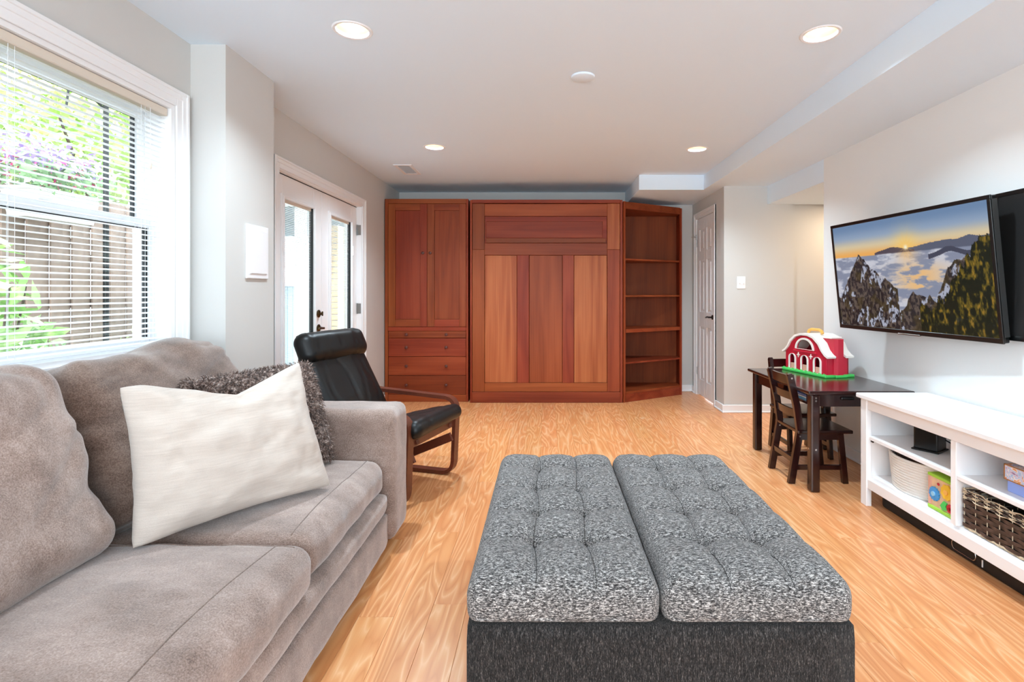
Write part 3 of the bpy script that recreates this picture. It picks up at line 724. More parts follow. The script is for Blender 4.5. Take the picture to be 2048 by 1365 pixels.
wp = solo('throw_pillow', pillow([(-1.19, 1.50, .448), (-.815, 2.00, .452), (-.985, 2.10, .915), (-1.300, 1.59, .905)], .105, .075, .30, 56, 4, .012), 'cream',
          'large cream square pillow with a dented top, standing on the sofa seat', 'pillow', smooth=True)
fp = thing('fur_pillow', 'shaggy brown fur pillow leaning behind the cream pillow at the sofa arm', 'pillow', (-1.12, 2.16, .45))
pb = pillow([(-1.27, 1.86, .47), (-.920, 2.29, .462), (-1.055, 2.345, .880), (-1.350, 1.93, .862)], .070, .03, 0, 40, 9, .008)
pts = []; nr = []
pb.normal_update()
for f in pb.faces:
    a = f.calc_area(); k = a*26000; k = int(k)+(1 if random.random() < k-int(k) else 0)
    vs = [v.co for v in f.verts]
    for _ in range(k):
        r1, r2 = random.random(), random.random()
        pts.append(vs[0]*(1-r1)*(1-r2)+vs[1]*r1*(1-r2)+vs[2]*r1*r2+vs[3]*(1-r1)*r2); nr.append(f.normal.copy())
part('cover', pb, 'fur', fp, smooth=True)
V = []; F_ = []
for p, n_ in zip(pts, nr):
    flow = Vector((noise.noise(p*9)*1.2, noise.noise(p*9+Vector((5, 5, 5)))*1.2, -.35+noise.noise(p*7+Vector((9, 1, 3)))*1.1))
    d_ = (n_*.8+flow*.8+Vector((rnd(-.3, .3), rnd(-.3, .3), rnd(-.3, .3)))).normalized(); L_ = rnd(.014, .026)
    s_ = d_.cross(Vector((rnd(-1, 1), rnd(-1, 1), rnd(-1, 1)))).normalized()*.0013
    k = len(V); m_ = p+d_*L_*.55+n_*.002; e = p+d_*L_+Vector((0, 0, -.004))
    V += [p-s_, p+s_, m_+s_*.8, m_-s_*.8, e]; F_ += [(k, k+1, k+2, k+3), (k+3, k+2, k+4)]
me = bpy.data.meshes.new('fur'); me.from_pydata([tuple(v) for v in V], [], F_)
part('fur', me, 'fur', fp, kind='stuff')

# ------------------------------------------------------------------ ottoman
ot = thing('ottoman', 'large square charcoal storage ottoman with two tufted lids, in the foreground', 'ottoman', (.29, 1.83, 0))
OX0, OX1, OXS, OY0, OY1 = -.203, .776, .290, 1.302, 2.345
part('base', rbox(((OX0+OX1)/2, (OY0+OY1)/2, .193), ((OX1-OX0)/2-.001, (OY1-OY0)/2-.004, .170), .014, (10, 10, 8)), 'otbase', ot, smooth=True)
for x in (OX0+.06, OX1-.06):
    for y in (OY0+.06, OY1-.06): part('foot', cyl((x, y, 0), (x, y, .03), .022, .026, 14), 'espresso', ot)
ROWS = [1.540, 1.742, 1.950, 2.165]
def lid(x0, x1, cols):
    def D(p, nn, q):
        X = p.x+(x0+x1)/2; Y = p.y+(OY0+OY1)/2
        ex = min(X-x0, x1-X); ey = min(Y-OY0, OY1-Y)
        if nn.z > .3 or q[2] > .9:
            k = 1-max(0, 1-ex/.10)**2; k2 = 1-max(0, 1-ey/.14)**2
            z = .012*k*k2
            for c in cols: z -= .010*math.exp(-abs(X-c-.006*math.sin(Y*15))/.007)*(.4+.6*k2)
            for r in ROWS: z -= .007*math.exp(-abs(Y-r-.004*math.sin(X*22))/.008)*(.3+.7*k)
            for c in cols:
                for r in ROWS:
                    dd = math.hypot(X-c, Y-r); z -= .020*math.exp(-(dd/.022)**2)+.014*math.exp(-(dd/.055)**2)
            bx = sorted([x0]+cols+[x1]); by = [OY0]+ROWS+[OY1]
            for i in range(len(bx)-1):
                for j in range(len(by)-1):
                    if bx[i] <= X <= bx[i+1] and by[j] <= Y <= by[j+1]:
                        a = (X-bx[i])/(bx[i+1]-bx[i]); b = (Y-by[j])/(by[j+1]-by[j]); z += .016*(max(0, math.sin(a*PI)*math.sin(b*PI)))**.5
            z += fbm(Vector((X*14, Y*14, 1)), 3)*.0025
            p = p+Vector((0, 0, z*max(0, nn.z)))
        mxy = math.hypot(nn.x, nn.y)
        if nn.z < -.01 and mxy > .15: p = p+Vector((nn.x/mxy, nn.y/mxy, 0))*(.038*(1-mxy)*.8)
        if abs(nn.y) > .6: p.y += nn.y*(.004*math.sin(q[0]*9))
        return p
    L_ = part('lid', rbox(((x0+x1)/2, (OY0+OY1)/2, .4135), ((x1-x0)/2-.0015, (OY1-OY0)/2, .0465), .038, (90, 150, 8), D), 'ottop', ot, smooth=True)
    drape(L_, 'seam', [[(c+.006*math.sin(Y*15), Y) for Y in np.linspace(OY0+.012, OY1-.012, 110)] for c in cols], .0013, 'otbase', L_, -.0004, 5)
    drape(L_, 'cross_seam', [[(X, r+.004*math.sin(X*22)) for X in np.linspace(x0+.012, x1-.012, 60)] for r in ROWS], .0010, 'otbase', L_, -.0004, 5)
    for c in cols:
        for r in ROWS: part('button', lathe(BM(), [(.001, .438), (.010, .439), (.011, .442), (.007, .445)], (c+.006*math.sin(r*15), r, -.006), 10), 'otbase', L_, smooth=True)
lid(OX0, OXS, [-.030, .122]); lid(OXS, OX1, [.458, .618])

# ------------------------------------------------------------------ bentwood armchair
ach = thing('armchair', 'black leather armchair with brown bentwood frame behind the sofa arm', 'armchair', (-.685, 3.16, 0), -.294)
def bend(pts, r=.07, n=7):
    """round the corners of a polyline"""
    out = [Vector(pts[0])]
    for i in range(1, len(pts)-1):
        a, b, c = Vector(pts[i-1]), Vector(pts[i]), Vector(pts[i+1]); d1 = (a-b).normalized(); d2 = (c-b).normalized()
        p, q = b+d1*r, b+d2*r
        for k in range(n+1):
            t = k/n; out.append(p*(1-t)**2+b*2*t*(1-t)+q*t*t)
    out.append(Vector(pts[-1])); return out
rect = lambda a, b: [(-a, -b), (a, -b), (a, b), (-a, b)]
def ribbon(path, y0, y1, t):
    """a flat strip, y0..y1 wide, of thickness t, bent along a path in the x-z plane"""
    b = BM(); R = []; n = len(path)
    for i, p in enumerate(path):
        d_ = (path[min(i+1, n-1)]-path[max(i-1, 0)]).normalized(); nn = Vector((-d_.z, 0, d_.x))
        R.append([b.verts.new((p.x+nn.x*a, yy, p.z+nn.z*a)) for a, yy in ((-t, y0), (-t, y1), (t, y1), (t, y0))])
    for i in range(n-1):
        for k in range(4): b.faces.new((R[i][k], R[i][(k+1) % 4], R[i+1][(k+1) % 4], R[i+1][k]))
    b.faces.new(R[0][::-1]); b.faces.new(R[-1]); bmesh.ops.recalc_face_normals(b, faces=list(b.faces)); return b
V3 = lambda x, z: Vector((x, 0, z))
for s in (1, -1):
    y = .283*s
    path = bend([V3(-.66, .013), V3(.0, .013), V3(.022, .500), V3(-.68, .535)], .085, 9)
    part('side_frame', ribbon(path, y-.029, y+.029, .0115), 'bentwood', ach, local=True, smooth='auto')
    part('brace', ribbon([V3(.010, .262), V3(-.49, .040)], y-.055*s-.011, y-.055*s+.011, .027), 'bentwood', ach, local=True)
    b = BM()
    for x, z in ((-.04, .262), (-.43, .066)): addcyl(b, (x, y-.044*s, z), (x, y-.0425*s+.012*0-.0*s, z), .006, n=10)
    part('bolt', b, 'steel', ach, local=True)
    path = bend([V3(.02, .345), V3(-.47, .20), V3(-.655, .62), V3(-.80, .925)], .14, 8)
    part('seat_rail', ribbon(path, y-.085*s-.015, y-.085*s+.015, .010), 'bentwood', ach, local=True, smooth='auto')
for x, z in ((.0, .345), (-.47, .07), (-.63, .55)):
    part('cross_rail', box(x-.012, x+.012, -.27, .27, z-.025, z+.025, .003), 'bentwood', ach, local=True)
part('cross_rail', box(-.775, -.75, -.235, .235, .76, .81, .003), 'bentwood', ach, local=True)
def leatherdisp(sd, taper=0):
    def f(p, nn, q):
        k = (1-q[0]**2)*(1-q[1]**2)
        p = p+nn*(fbm(Vector((p.x*3+sd, p.y*3, p.z*3)), 2)*.008*(.5+k)); p.z += .010*k*(1 if q[2] > 0 else 0)
        w_ = noise.noise(Vector((p.x*3+p.y*6+sd, p.y*5-p.x*1.5, 0))); p -= nn*max(0, .08-abs(w_))*.06*(1 if q[2] > 0 else 0)
        p.y *= 1+taper*q[0]
        return p
    return f
Rs = Matrix.Rotation(math.radians(-14), 3, 'Y')
part('seat_cushion', rbox((-.205, 0, .365), (.285, .285, .048), .046, (40, 34, 8), leatherdisp(2), Rs), 'leather', ach, local=True, smooth=True)
Rk = Matrix.Rotation(math.radians(61.5), 3, 'Y')
part('back_cushion', rbox((-.600, 0, .590), (.350, .272, .042), .041, (46, 34, 8), leatherdisp(7, .04), Rk), 'leather', ach, local=True, smooth=True)
Rh = Matrix.Rotation(math.radians(66), 3, 'Y')
part('head_pillow', rbox((-.715, 0, .850), (.100, .288, .066), .064, (22, 36, 16), leatherdisp(11), Rh), 'leather', ach, local=True, smooth=True)

# ------------------------------------------------------------------ children's table and chairs
tb = thing('kids_table', 'dark espresso wooden children\'s table against the white wall', 'table', (1.86, 3.555, 0))
TX0, TX1, TY0, TY1, TZ = 1.545, 2.172, 3.085, 4.03, .607
part('tabletop', box(TX0, TX1, TY0, TY1, TZ-.022, TZ, .007, 2), 'espresso', tb)
for x in (TX0+.055, TX1-.055):
    for y in (TY0+.055, TY1-.055):
        part('leg', box(x-.028, x+.028, y-.028, y+.028, 0, TZ-.0225, .011, 2), 'espresso', tb)
for y in (TY0+.045, TY1-.060): part('apron', box(TX0+.085, TX1-.085, y, y+.016, .508, .584), 'espresso', tb)
part('apron', box(TX1-.06, TX1-.044, TY0+.085, TY1-.085, .508, .584), 'espresso', tb)
x = TX0+.044
b = BM(); addbox(b, x, x+.016, TY0+.085, 3.205, .508, .584); addbox(b, x, x+.016, 3.46, TY1-.085, .508, .584); addbox(b, x, x+.016, 3.205, 3.46, .508, .522)
part('apron', b, 'espresso', tb)
part('storage_tray', box(x+.018, TX1-.08, 3.19, 3.47, .508, .518), 'espresso', tb)
part('handle', box(1.755, 1.835, TY0+.034, TY0+.0455, .548, .566, .006, 2), 'black', tb)
b = BM()
for (xx, yy, z) in ((TX0+.055, TY0+.0265, .582-.02), (TX0+.055, TY0+.0265, .545), (TX0+.055, TY0+.0265, .255), (TX0+.0265, TY0+.055, .255)):
    addcyl(b, (xx, yy-.0015, z), (xx, yy+.004, z), .006, n=10) if xx > TX0+.03 else addcyl(b, (xx-.0015, yy, z), (xx+.004, yy, z), .006, n=10)
part('bolt', b, 'chrome', tb)
for k, (m_, z, lb) in enumerate((('paleblue', .5185, 'pale blue picture book lying in the slot of the dark table, bottom one'), ('toywhite', .5305, 'white picture book in the slot of the dark table, middle one'),
                               ('peri', .5405, 'blue picture book on top of the stack in the slot of the dark table'))):
    solo('picture_book', box(x+.020+.004*k, x+.20, 3.215+.01*k, 3.44-.012*k, z, z+.0095, .001), m_, lb, 'book', 'picture books in the table slot')
def kidchair(label, loc, rz):
    t = thing('kids_chair', label, 'chair', loc, rz, "children's chairs at the dark table")
    for s in (1, -1):
        y = .14*s
        path = [Vector((0, y, 0)), Vector((.028, y, .17)), Vector((.055, y, .33)), Vector((.035, y, .48)), Vector((-.005, y, .66)), Vector((-.010, y, .682))]
        b = ribbon([Vector((p.x, 0, p.z)) for p in path], y-.013, y+.013, .020)
        bmesh.ops.bevel(b, geom=[e for e in b.edges if e.is_boundary is False and abs((e.verts[0].co-e.verts[1].co).y) > .02 and (e.verts[0].co.z > .66)], offset=.008, segments=3, affect='EDGES')
        part('back_leg', b, 'espresso', t, local=True, smooth='auto')
        b = BM(); q = [(-.018, -.014), (.018, -.014), (.018, .014), (-.018, .014)]
        lo = [b.verts.new((.335+a, y*1.02+c, 0)) for a, c in q]; hi = [b.verts.new((.305+a, y+c, .312)) for a, c in q]
        b.faces.new(lo[::-1]); b.faces.new(hi)
        for k in range(4): b.faces.new((lo[k], lo[(k+1) % 4], hi[(k+1) % 4], hi[k]))
        bmesh.ops.bevel(b, geom=list(b.edges), offset=.003, segments=1, affect='EDGES'); part('front_leg', b, 'espresso', t, local=True)
        part('side_stretcher', box(.03, .322, y-.009, y+.009, .085, .115, .002), 'espresso', t, local=True)
        part('seat_apron', box(.068, .292, y-.010, y+.010, .272, .312), 'espresso', t, local=True)
        part('glide', cyl((0.002, y, -.0), (0.002, y, .004), .012, n=10), 'white', t, local=True)
        bb = BM(); addcyl(bb, (-.000, y-.0145, .655), (0, y+.0145, .655), .006, n=10); addcyl(bb, (.05, y-.0145, .295), (.05, y+.0145, .295), .006, n=10); part('bolt', bb, 'chrome', t, local=True)
    part('seat', box(.035, .375, -.165, .165, .3125, .334, .005, 2), 'espresso', t, local=True)
    part('front_apron', box(.292, .308, -.125, .125, .272, .312), 'espresso', t, local=True)
    part('back_stretcher', box(.008, .022, -.127, .127, .13, .16), 'espresso', t, local=True)
    for (za, zb, xo) in ((.612, .672, .003), (.512, .562, .028), (.405, .455, .044)):
        b = BM(); n = 10
        R = []
        for k in range(n+1):
            yy = -.128+.256*k/n; xc = xo-.012*(1-((yy)/.128)**2)
            R.append([b.verts.new((xc+dx-(z-za)*.16, yy, z)) for dx, z in ((-.007, za), (.007, za), (.007, zb), (-.007, zb))])
        for k in range(n):
            for m in range(4): b.faces.new((R[k][m], R[k][(m+1) % 4], R[k+1][(m+1) % 4], R[k+1][m]))
        b.faces.new(R[0][::-1]); b.faces.new(R[-1]); bmesh.ops.recalc_face_normals(b, faces=list(b.faces))
        part('back_slat', b, 'espresso', t, local=True)
    return t
kidchair('dark wooden children\'s chair pushed in at the long side of the table, nearest the ottoman', (1.525, 3.41, 0), 0)
kidchair('dark wooden children\'s chair at the far end of the table behind the toy barn', (1.885, 4.075, 0), -PI/2)

# toy barn
bn = thing('toy_barn', 'red toy barn with white curved roof on a green base, on the dark table', 'toy', (1.905, 3.575, TZ), math.atan2(-.405, .100)+PI)
# local frame: x along the arched front (towards the far end), y into the barn, z up
W_ = .40; D_ = .185
bnM = Matrix.Translation((1.905, 3.575, TZ)) @ Matrix.Rotation(math.atan2(.400, -.097), 4, 'Z')
ROOTM['toy_barn'] = bnM; bn.rotation_euler = (0, 0, math.atan2(.400, -.097))
b = box(-.020, W_+.016, -D_-.035, .022, 0, .018, .004); addbox(b, -.034, -.018, -.150, -.055, 0, .018, .004); part('base', b, 'green', bn, local=True)
g = BM()
for k in range(30):
    x_ = -.014+.43*k/29; addcyl(g, (x_, .014, .012), (x_, .014, .024+.004*math.sin(k*2.1)), .008, .004, 6)
part('grass_edge', g, 'green', bn, local=True)
def arc(cx, cz, rx, rz_, a0, a1, n): return [(cx+rx*math.cos(a0+(a1-a0)*k/n), cz+rz_*math.sin(a0+(a1-a0)*k/n)) for k in range(n+1)]
zE = .155
prof_out = [(0, .018), (W_, .018), (W_, zE), (W_-.035, zE+.022), (W_-.062, zE+.062), (W_-.115, zE+.100), (W_/2, zE+.118), (.115, zE+.100), (.062, zE+.062), (.035, zE+.022), (0, zE)]
def doorhole(cx, w_=.030, z0=.0181+.002, z1=.098):
    return [(cx-w_, z0), (cx+w_, z0)]+arc(cx, z1, w_, .032, 0, PI, 10)
doors = [.075, .200, .325]
win_h = arc(W_/2, .175, .082, .072, 0, PI, 16)
def T3(u, v, d): return (u, -d, v)
holes = [doorhole(c) for c in doors]+[win_h]
fb = plate(prof_out, holes, .012, T3); part('front_wall', fb, 'red', bn, local=True)
bw = plate(prof_out, [arc(W_/2, .175, .06, .05, 0, PI, 12)], .010, lambda u, v, d: (u, -D_+d-.0, v)); part('back_wall', bw, 'redd', bn, local=True)
for x_ in (0, W_-.012): part('side_wall', box(x_, x_+.012, -D_+.011, -.013, .018, zE), 'red', bn, local=True)
part('floor', box(.013, W_-.013, -D_+.012, -.013, .1330, .1365), 'peach', bn, local=True)
for c in doors:
    part('door_trim', plate(doorhole(c, .037, .0185, .1), [doorhole(c, .027, .0195, .0975)], -.008, T3), 'toywhite', bn, local=True)
    part('half_door', box(c-.029, c+.029, -.010, -.004, .020, .062, .002), 'peach', bn, local=True)
b = plate(arc(W_/2, .172, .094, .084, 0, PI, 18), [arc(W_/2, .1725, .080, .070, 0.02, PI-.02, 18)], -.008, T3); part('window_trim', b, 'toywhite', bn, local=True)
part('hay_ledge', box(.085, W_-.085, -.02, .008, .148, .162, .003), 'red', bn, local=True)
part('stall_wall', box(.14, .20, -.12, -.06, .137, .215, .004), 'redd', bn, local=True)
for c in (.1375, .2625):
    b = BM(); vs = []
    for k in range(8):
        r_ = .019 if k % 2 == 0 else .006; a = k*PI/4+PI/2; vs.append((c+r_*math.cos(a), .128+r_*math.sin(a)))
    part('star', plate(vs, [], -.006, T3), 'toywhite', bn, local=True)
# roof: profile ribbon extruded with thick eaves, cut around the silo on the near side
rp = [(-.030, zE-.010), (-.004, zE+.004), (.024, zE+.030), (.052, zE+.078), (.108, zE+.118), (.160, zE+.132), (W_-.160, zE+.132), (W_-.108, zE+.118), (W_-.052, zE+.078), (W_-.024, zE+.030), (W_+.004, zE+.004), (W_+.030, zE-.010)]
inn = [(W_+.026, zE-.022), (W_-.003, zE-.008), (W_-.036, zE+.024), (W_-.064, zE+.066), (W_-.115, zE+.104), (W_-.165, zE+.118), (.165, zE+.118), (.115, zE+.104), (.064, zE+.066), (.036, zE+.024), (.003, zE-.008), (-.026, zE-.022)]
def roofslab(p_out, y0, y1):
    return plate(p_out, [], y1-y0, lambda u, v, d: (u, -(y0+d), v))
full = rp+inn
right = [p for p in rp if p[0] > .109]+[p for p in inn if p[0] > .109]
b = roofslab(full, -.012, .058); merge(b, roofslab(full, .140, D_+.018)); merge(b, roofslab(right, .058, .140))
part('roof', b, 'toywhite', bn, local=True, smooth='auto')
# silo: half octagon on the near end wall
b = BM(); sil = [(.10, -.060), (-.006, -.060), (-.026, -.078), (-.026, -.120), (-.006, -.138), (.10, -.138)]
lo = [b.verts.new((x_, y_, .018)) for x_, y_ in sil]; hi = [b.verts.new((x_*(1 if x_ > .05 else 1.0), y_, .262)) for x_, y_ in sil]
b.faces.new(lo); b.faces.new(hi[::-1])
for k in range(6): b.faces.new((lo[k], lo[(k+1) % 6], hi[(k+1) % 6], hi[k]))
bmesh.ops.recalc_face_normals(b, faces=list(b.faces)); part('silo', b, 'red', bn, local=True)
part('silo_roof', box(.010, .13, -.145, -.053, .2625, .276, .004), 'toywhite', bn, local=True)
part('handle', sweep(BM(), [(.13, -.09, zE+.133), (.14, -.09, zE+.150), (.16, -.09, zE+.158), (.24, -.09, zE+.158), (.26, -.09, zE+.150), (.27, -.09, zE+.133)], circ(.011, 8), up=Vector((0, 1, 0))), 'orange', bn, local=True, smooth='auto')

# ------------------------------------------------------------------ television and its neighbour
YAW, PIT = .089, -.103
S_ = .98
tv = thing('television', 'flat television tilted on the white wall showing a sunrise over mountains', 'television', (2.06*S_, 3.048*S_, 1.19+(1.297-1.19)*S_-.35))
Rt = Matrix.Rotation(YAW, 4, 'Z') @ Matrix.Rotation(PIT, 4, 'Y')
Wt, Ht = 1.187*S_, .706*S_
tM = Matrix.Translation((2.06*S_, 3.048*S_, 1.19+(1.297-1.19)*S_)) @ Rt
def tvpart(name, bm, mat, parent=tv, **k):
    bm.transform(tM); return part(name, bm, mat, parent, **k)
bz = .020
# local: front face at x=0 looking to -x; y across (far side +), z up
tvpart('housing', box(.004, .032, -Wt/2+.002, Wt/2-.002, -Ht/2+.002, Ht/2-.002, .004), 'black')
b = BM()
addbox(b, -.004, .006, -Wt/2, Wt/2, Ht/2-bz, Ht/2, .002); addbox(b, -.004, .006, -Wt/2, Wt/2, -Ht/2, -Ht/2+bz*1.25, .002)
addbox(b, -.004, .006, -Wt/2, -Wt/2+bz, -Ht/2+bz*1.25, Ht/2-bz, .002); addbox(b, -.004, .006, Wt/2-bz, Wt/2, -Ht/2+bz*1.25, Ht/2-bz, .002)
tvpart('bezel', b, 'black')
b = BM(); addbox(b, .004, .030, -Wt/2-.0015, -Wt/2+.001, -Ht/2+.03, Ht/2-.02); tvpart('side_trim', b, 'steel')
tvpart('logo_bar', box(-.006, .004, -.10, .06, -Ht/2-.004, -Ht/2+.004, .001), 'steel')
tvpart('bracket', box(.033, .05, -.20, .20, -.12, .12, .003), 'blackm')
# the picture on the screen: a colour per grid vertex
NU, NV = 400, 224
def vnoise(x, y, seed):
    xi = np.floor(x).astype(int); yi = np.floor(y).astype(int); xf = x-xi; yf = y-yi
    def h(a, b):
        n = (a*374761393+b*668265263+seed*974711) & 0x7fffffff; n = (n ^ (n >> 13))*1274126177 & 0x7fffffff; return ((n ^ (n >> 16)) & 0xffff)/65535.
    s = xf*xf*(3-2*xf); t = yf*yf*(3-2*yf)
    return (h(xi, yi)*(1-s)+h(xi+1, yi)*s)*(1-t)+(h(xi, yi+1)*(1-s)+h(xi+1, yi+1)*s)*t
def fb2(x, y, seed, o=5):
    r = 0; a = .5
    for k in range(o): r = r+a*vnoise(x*2**k, y*2**k, seed+k); a *= .5
    return r/(1-.5**o)
U, Vv = np.meshgrid(np.linspace(0, 1, NU), np.linspace(0, 1, NV)); U1 = U*1.7
def mixc(a, b, t): return a*(1-t[..., None])+np.array(b, float)*t[..., None]
sm = lambda a, b, x: np.clip((x-a)/(b-a), 0, 1)**2*(3-2*np.clip((x-a)/(b-a), 0, 1))
img = np.zeros((NV, NU, 3))+np.array([112., 140, 176])
img = mixc(img, (150, 170, 196), sm(.02, .15, Vv)); img = mixc(img, (222, 204, 168), sm(.12, .23, Vv)); img = mixc(img, (244, 178, 96), sm(.21, .31, Vv)*(1-.55*sm(.6, 1, U)))
sx, sy = .547, .275; rr = np.hypot((U-sx)*1.7, Vv-sy)
img = mixc(img, (255, 214, 120), np.exp(-(rr/.13)**2)*.8)
hz_ = .315
# far ridges
r1 = hz_-.035-.045*fb2(U*7, U*0, 3)*sm(.55, .72, U)-.02*np.exp(-((U-.9)/.04)**2)
img = mixc(img, (92, 98, 118), ((Vv > r1) & (U > .56)).astype(float))
r2 = hz_-.002-.045*np.exp(-((U-.46)/.10)**2)-.012*fb2(U*20, U*0, 5)
img = mixc(img, (84, 76, 88), ((Vv > r2) & (U > .33) & (U < .60)).astype(float))
# sea of cloud
cl = fb2(U1*9+2*fb2(U1*5, Vv*9, 8), Vv*26, 11)
sea = np.zeros_like(img)+np.array([138., 146, 168]); sea = mixc(sea, (206, 208, 220), sm(.38, .66, cl))
gold = np.exp(-((U-.60-.1*(Vv-.4))/.16)**2)*sm(.36, .5, Vv)*(1-sm(.62, .78, Vv)); sea = mixc(sea, (246, 190, 118), gold*sm(.40, .62, cl)*.85)
sea = mixc(sea, (255, 204, 140), np.exp(-((U-.55)/.06)**2)*(1-sm(.34, .46, Vv))*.6)
m_ = sm(hz_, hz_+.012, Vv+.01*cl+.03*sm(.6, 1, U)*0); img = img*(1-m_[..., None])+sea*m_[..., None]
r3 = hz_+.045-.05*np.exp(-((U-.80)/.07)**2)-.012*fb2(U*24, U*0, 15); img = mixc(img, (70, 74, 92), ((Vv > r3) & (Vv < r3+.03+.02*fb2(U*9, Vv*0, 2)) & (U > .68) & (U < .93)).astype(float))
def rock(img, ridge, seed, u0, u1, snow=.55, dark=1.):
    m = (Vv > ridge) & (U > u0) & (U < u1)
    n = fb2(U1*16+Vv*8, Vv*9-U1*6, seed); n2 = fb2(U1*60, Vv*34, seed+3)
    c = np.zeros_like(img)+np.array([44., 42, 46])*dark; c = mixc(c, (112, 98, 88), sm(.42, .62, n2)*.8)
    c = mixc(c, (70, 60, 34), sm(.5, .7, fb2(U1*10, Vv*10, seed+7))*.6); c = mixc(c, (178, 184, 204), sm(snow, snow+.06, n)*sm(.35, .5, n2)*.95)
    k = m.astype(float)[..., None]; return img*(1-k)+c*k
jag = (fb2(U1*22, U*0, 21)-.5)*.07
pk = .30+np.where(U < .20, (.20-U)*2.3, (U-.20)*1.45)+jag
sh = .55+np.abs(U-.385)*1.1+jag; img = rock(img, np.minimum(pk, np.where(U > .28, sh, 9)), 31, -1, .47, .56)
lo1 = .72+.22*sm(.40, .52, U)-.10*np.exp(-((U-.33)/.04)**2)+jag; img = rock(img, lo1, 41, -1, .62, .60, .8)
lo2 = .66+np.abs(U-.57)*np.where(U < .57, 2.2, .5)+jag; img = rock(img, lo2, 51, .47, .75, .66)
rm = .40+np.where(U < .82, (.82-U)*2.6, (U-.82)*.4)+jag*1.2; img = rock(img, rm, 61, .62, 1.1, .50)
tr = .80-.56*sm(.66, 1.0, U)+(fb2(U1*34, U*0, 71)-.5)*.16; tn = fb2(U1*46, Vv*22, 75); tree = np.zeros_like(img)+np.array([24., 30, 18])
tree = mixc(tree, (108, 92, 30), sm(.46, .68, tn)*(1-.5*sm(.7, 1, Vv))); tree = mixc(tree, (176, 132, 48), sm(.66, .78, tn)*.7); tree = mixc(tree, (60, 72, 96), sm(.7, .8, fb2(U1*20, Vv*16, 79))*.5*sm(.75, 1, Vv))
k = ((Vv > tr) & (U > .60)).astype(float)[..., None]; img = img*(1-k)+tree*k
# the sun and its rays
an = np.arctan2(Vv-sy, (U-sx)*1.7); ray = np.exp(-rr/.045)*(.35+.65*np.abs(np.cos(an*7))**6)
img = mixc(img, (255, 190, 90), np.clip(ray*1.1, 0, 1)); img = mixc(img, (255, 252, 224), np.exp(-(rr/.020)**2))
img = np.clip(img, 0, 255)/255.; img = np.where(img <= .04045, img/12.92, ((img+.055)/1.055)**2.4)
ys = (Wt/2-bz)-U*(Wt-2*bz); zs = (Ht/2-bz)-Vv*(Ht-bz*2.25)
co = np.stack([np.zeros_like(U)-.0005, ys, zs], -1).reshape(-1, 3)
ii, jj = np.meshgrid(np.arange(NV-1), np.arange(NU-1), indexing='ij'); a_ = (ii*NU+jj).ravel()
fa = np.stack([a_, a_+NU, a_+NU+1, a_+1], 1)
me = bpy.data.meshes.new('screen'); me.from_pydata(co.tolist(), [], fa.tolist())
ca = me.color_attributes.new('picture', 'FLOAT_COLOR', 'POINT'); ca.data.foreach_set('color', np.concatenate([img.reshape(-1, 3), np.ones((NU*NV, 1))], 1).astype(np.float32).ravel())
t = NT('screen_picture'); va = t.n('VertexColor', layer_name='picture'); t.l(va, t.b, 0, 'Emission Color'); t.b.inputs['Emission Strength'].default_value = .62
t.b.inputs['Base Color'].default_value = (.004, .004, .004, 1); t.b.inputs['Roughness'].default_value = .25; t.b.inputs['Specular IOR Level'].default_value = .2
me.transform(tM); me.materials.append(t.m); part('screen', me, None, tv)

t2 = thing('dark_screen', 'black switched off flat screen on the wall at the right picture edge', 'television', (2.16, 1.93, .97))
part('housing', box(2.149, 2.182, 1.36, 2.51, .968, 1.657, .004), 'black', t2)
b = BM(); addbox(b, 2.144, 2.150, 1.36, 2.51, 1.640, 1.658); addbox(b, 2.144, 2.150, 1.36, 2.51, .967, .990); addbox(b, 2.144, 2.150, 1.36, 1.378, .99, 1.64); addbox(b, 2.144, 2.150, 2.492, 2.51, .99, 1.64)
part('bezel', b, 'black', t2); part('screen_glass', box(2.1465, 2.149, 1.378, 2.492, .99, 1.64), 'blackm', t2)

# ------------------------------------------------------------------ TV bench and what stands on it
be = thing('tv_bench', 'low white television bench with open shelves along the right wall', 'bench', (1.98, 2.33, 0))
BX0, BX1, BY0, BY1 = 1.780, 2.170, 1.66, 2.97
part('top_board', box(BX0-.018, BX1, BY0-.015, BY1+.018, .595, .620, .004), 'white', be)
for y0, y1 in ((BY0, BY0+.052), (BY1-.052, BY1)):
    part('leg', box(BX0, BX0+.030, y0, y1, 0, .5948, .002), 'white', be); part('leg', box(BX1-.03, BX1, y0, y1, 0, .5948, .002), 'white', be)
    part('end_panel', box(BX0+.031, BX1-.031, y0+(.02 if y0 < 2 else .012), y1-(.012 if y0 < 2 else .02), .105, .5948), 'white', be)
YI0, YI1 = BY0+.041, BY1-.041
part('front_rail', box(BX0+.006, BX0+.026, BY0+.053, BY1-.053, .538, .5948, .002), 'white', be)
part('bottom_rail', box(BX0+.006, BX0+.026, BY0+.053, BY1-.053, .100, .152, .002), 'white', be)
part('bottom_shelf', box(BX0+.0265, BX1-.031, YI0, YI1, .150, .168), 'white', be)
part('divider', box(BX0+.010, BX1-.032, 2.292, 2.324, .1685, .5375, .002), 'white', be)
part('shelf', box(BX0+.012, BX1-.032, 2.3245, YI1, .372, .392, .002), 'white', be); part('shelf', box(BX0+.012, BX1-.032, YI0, 2.2915, .372, .392, .002), 'white', be)
part('back_panel', box(BX1-.030, BX1-.024, YI0, YI1, .168, .5948), 'white', be)
b = BM(); addcyl(b, (BX0+.03, 2.905, .362), (BX0+.03, 2.928, .362), .006, n=10); part('shelf_pin', b, 'black', be)
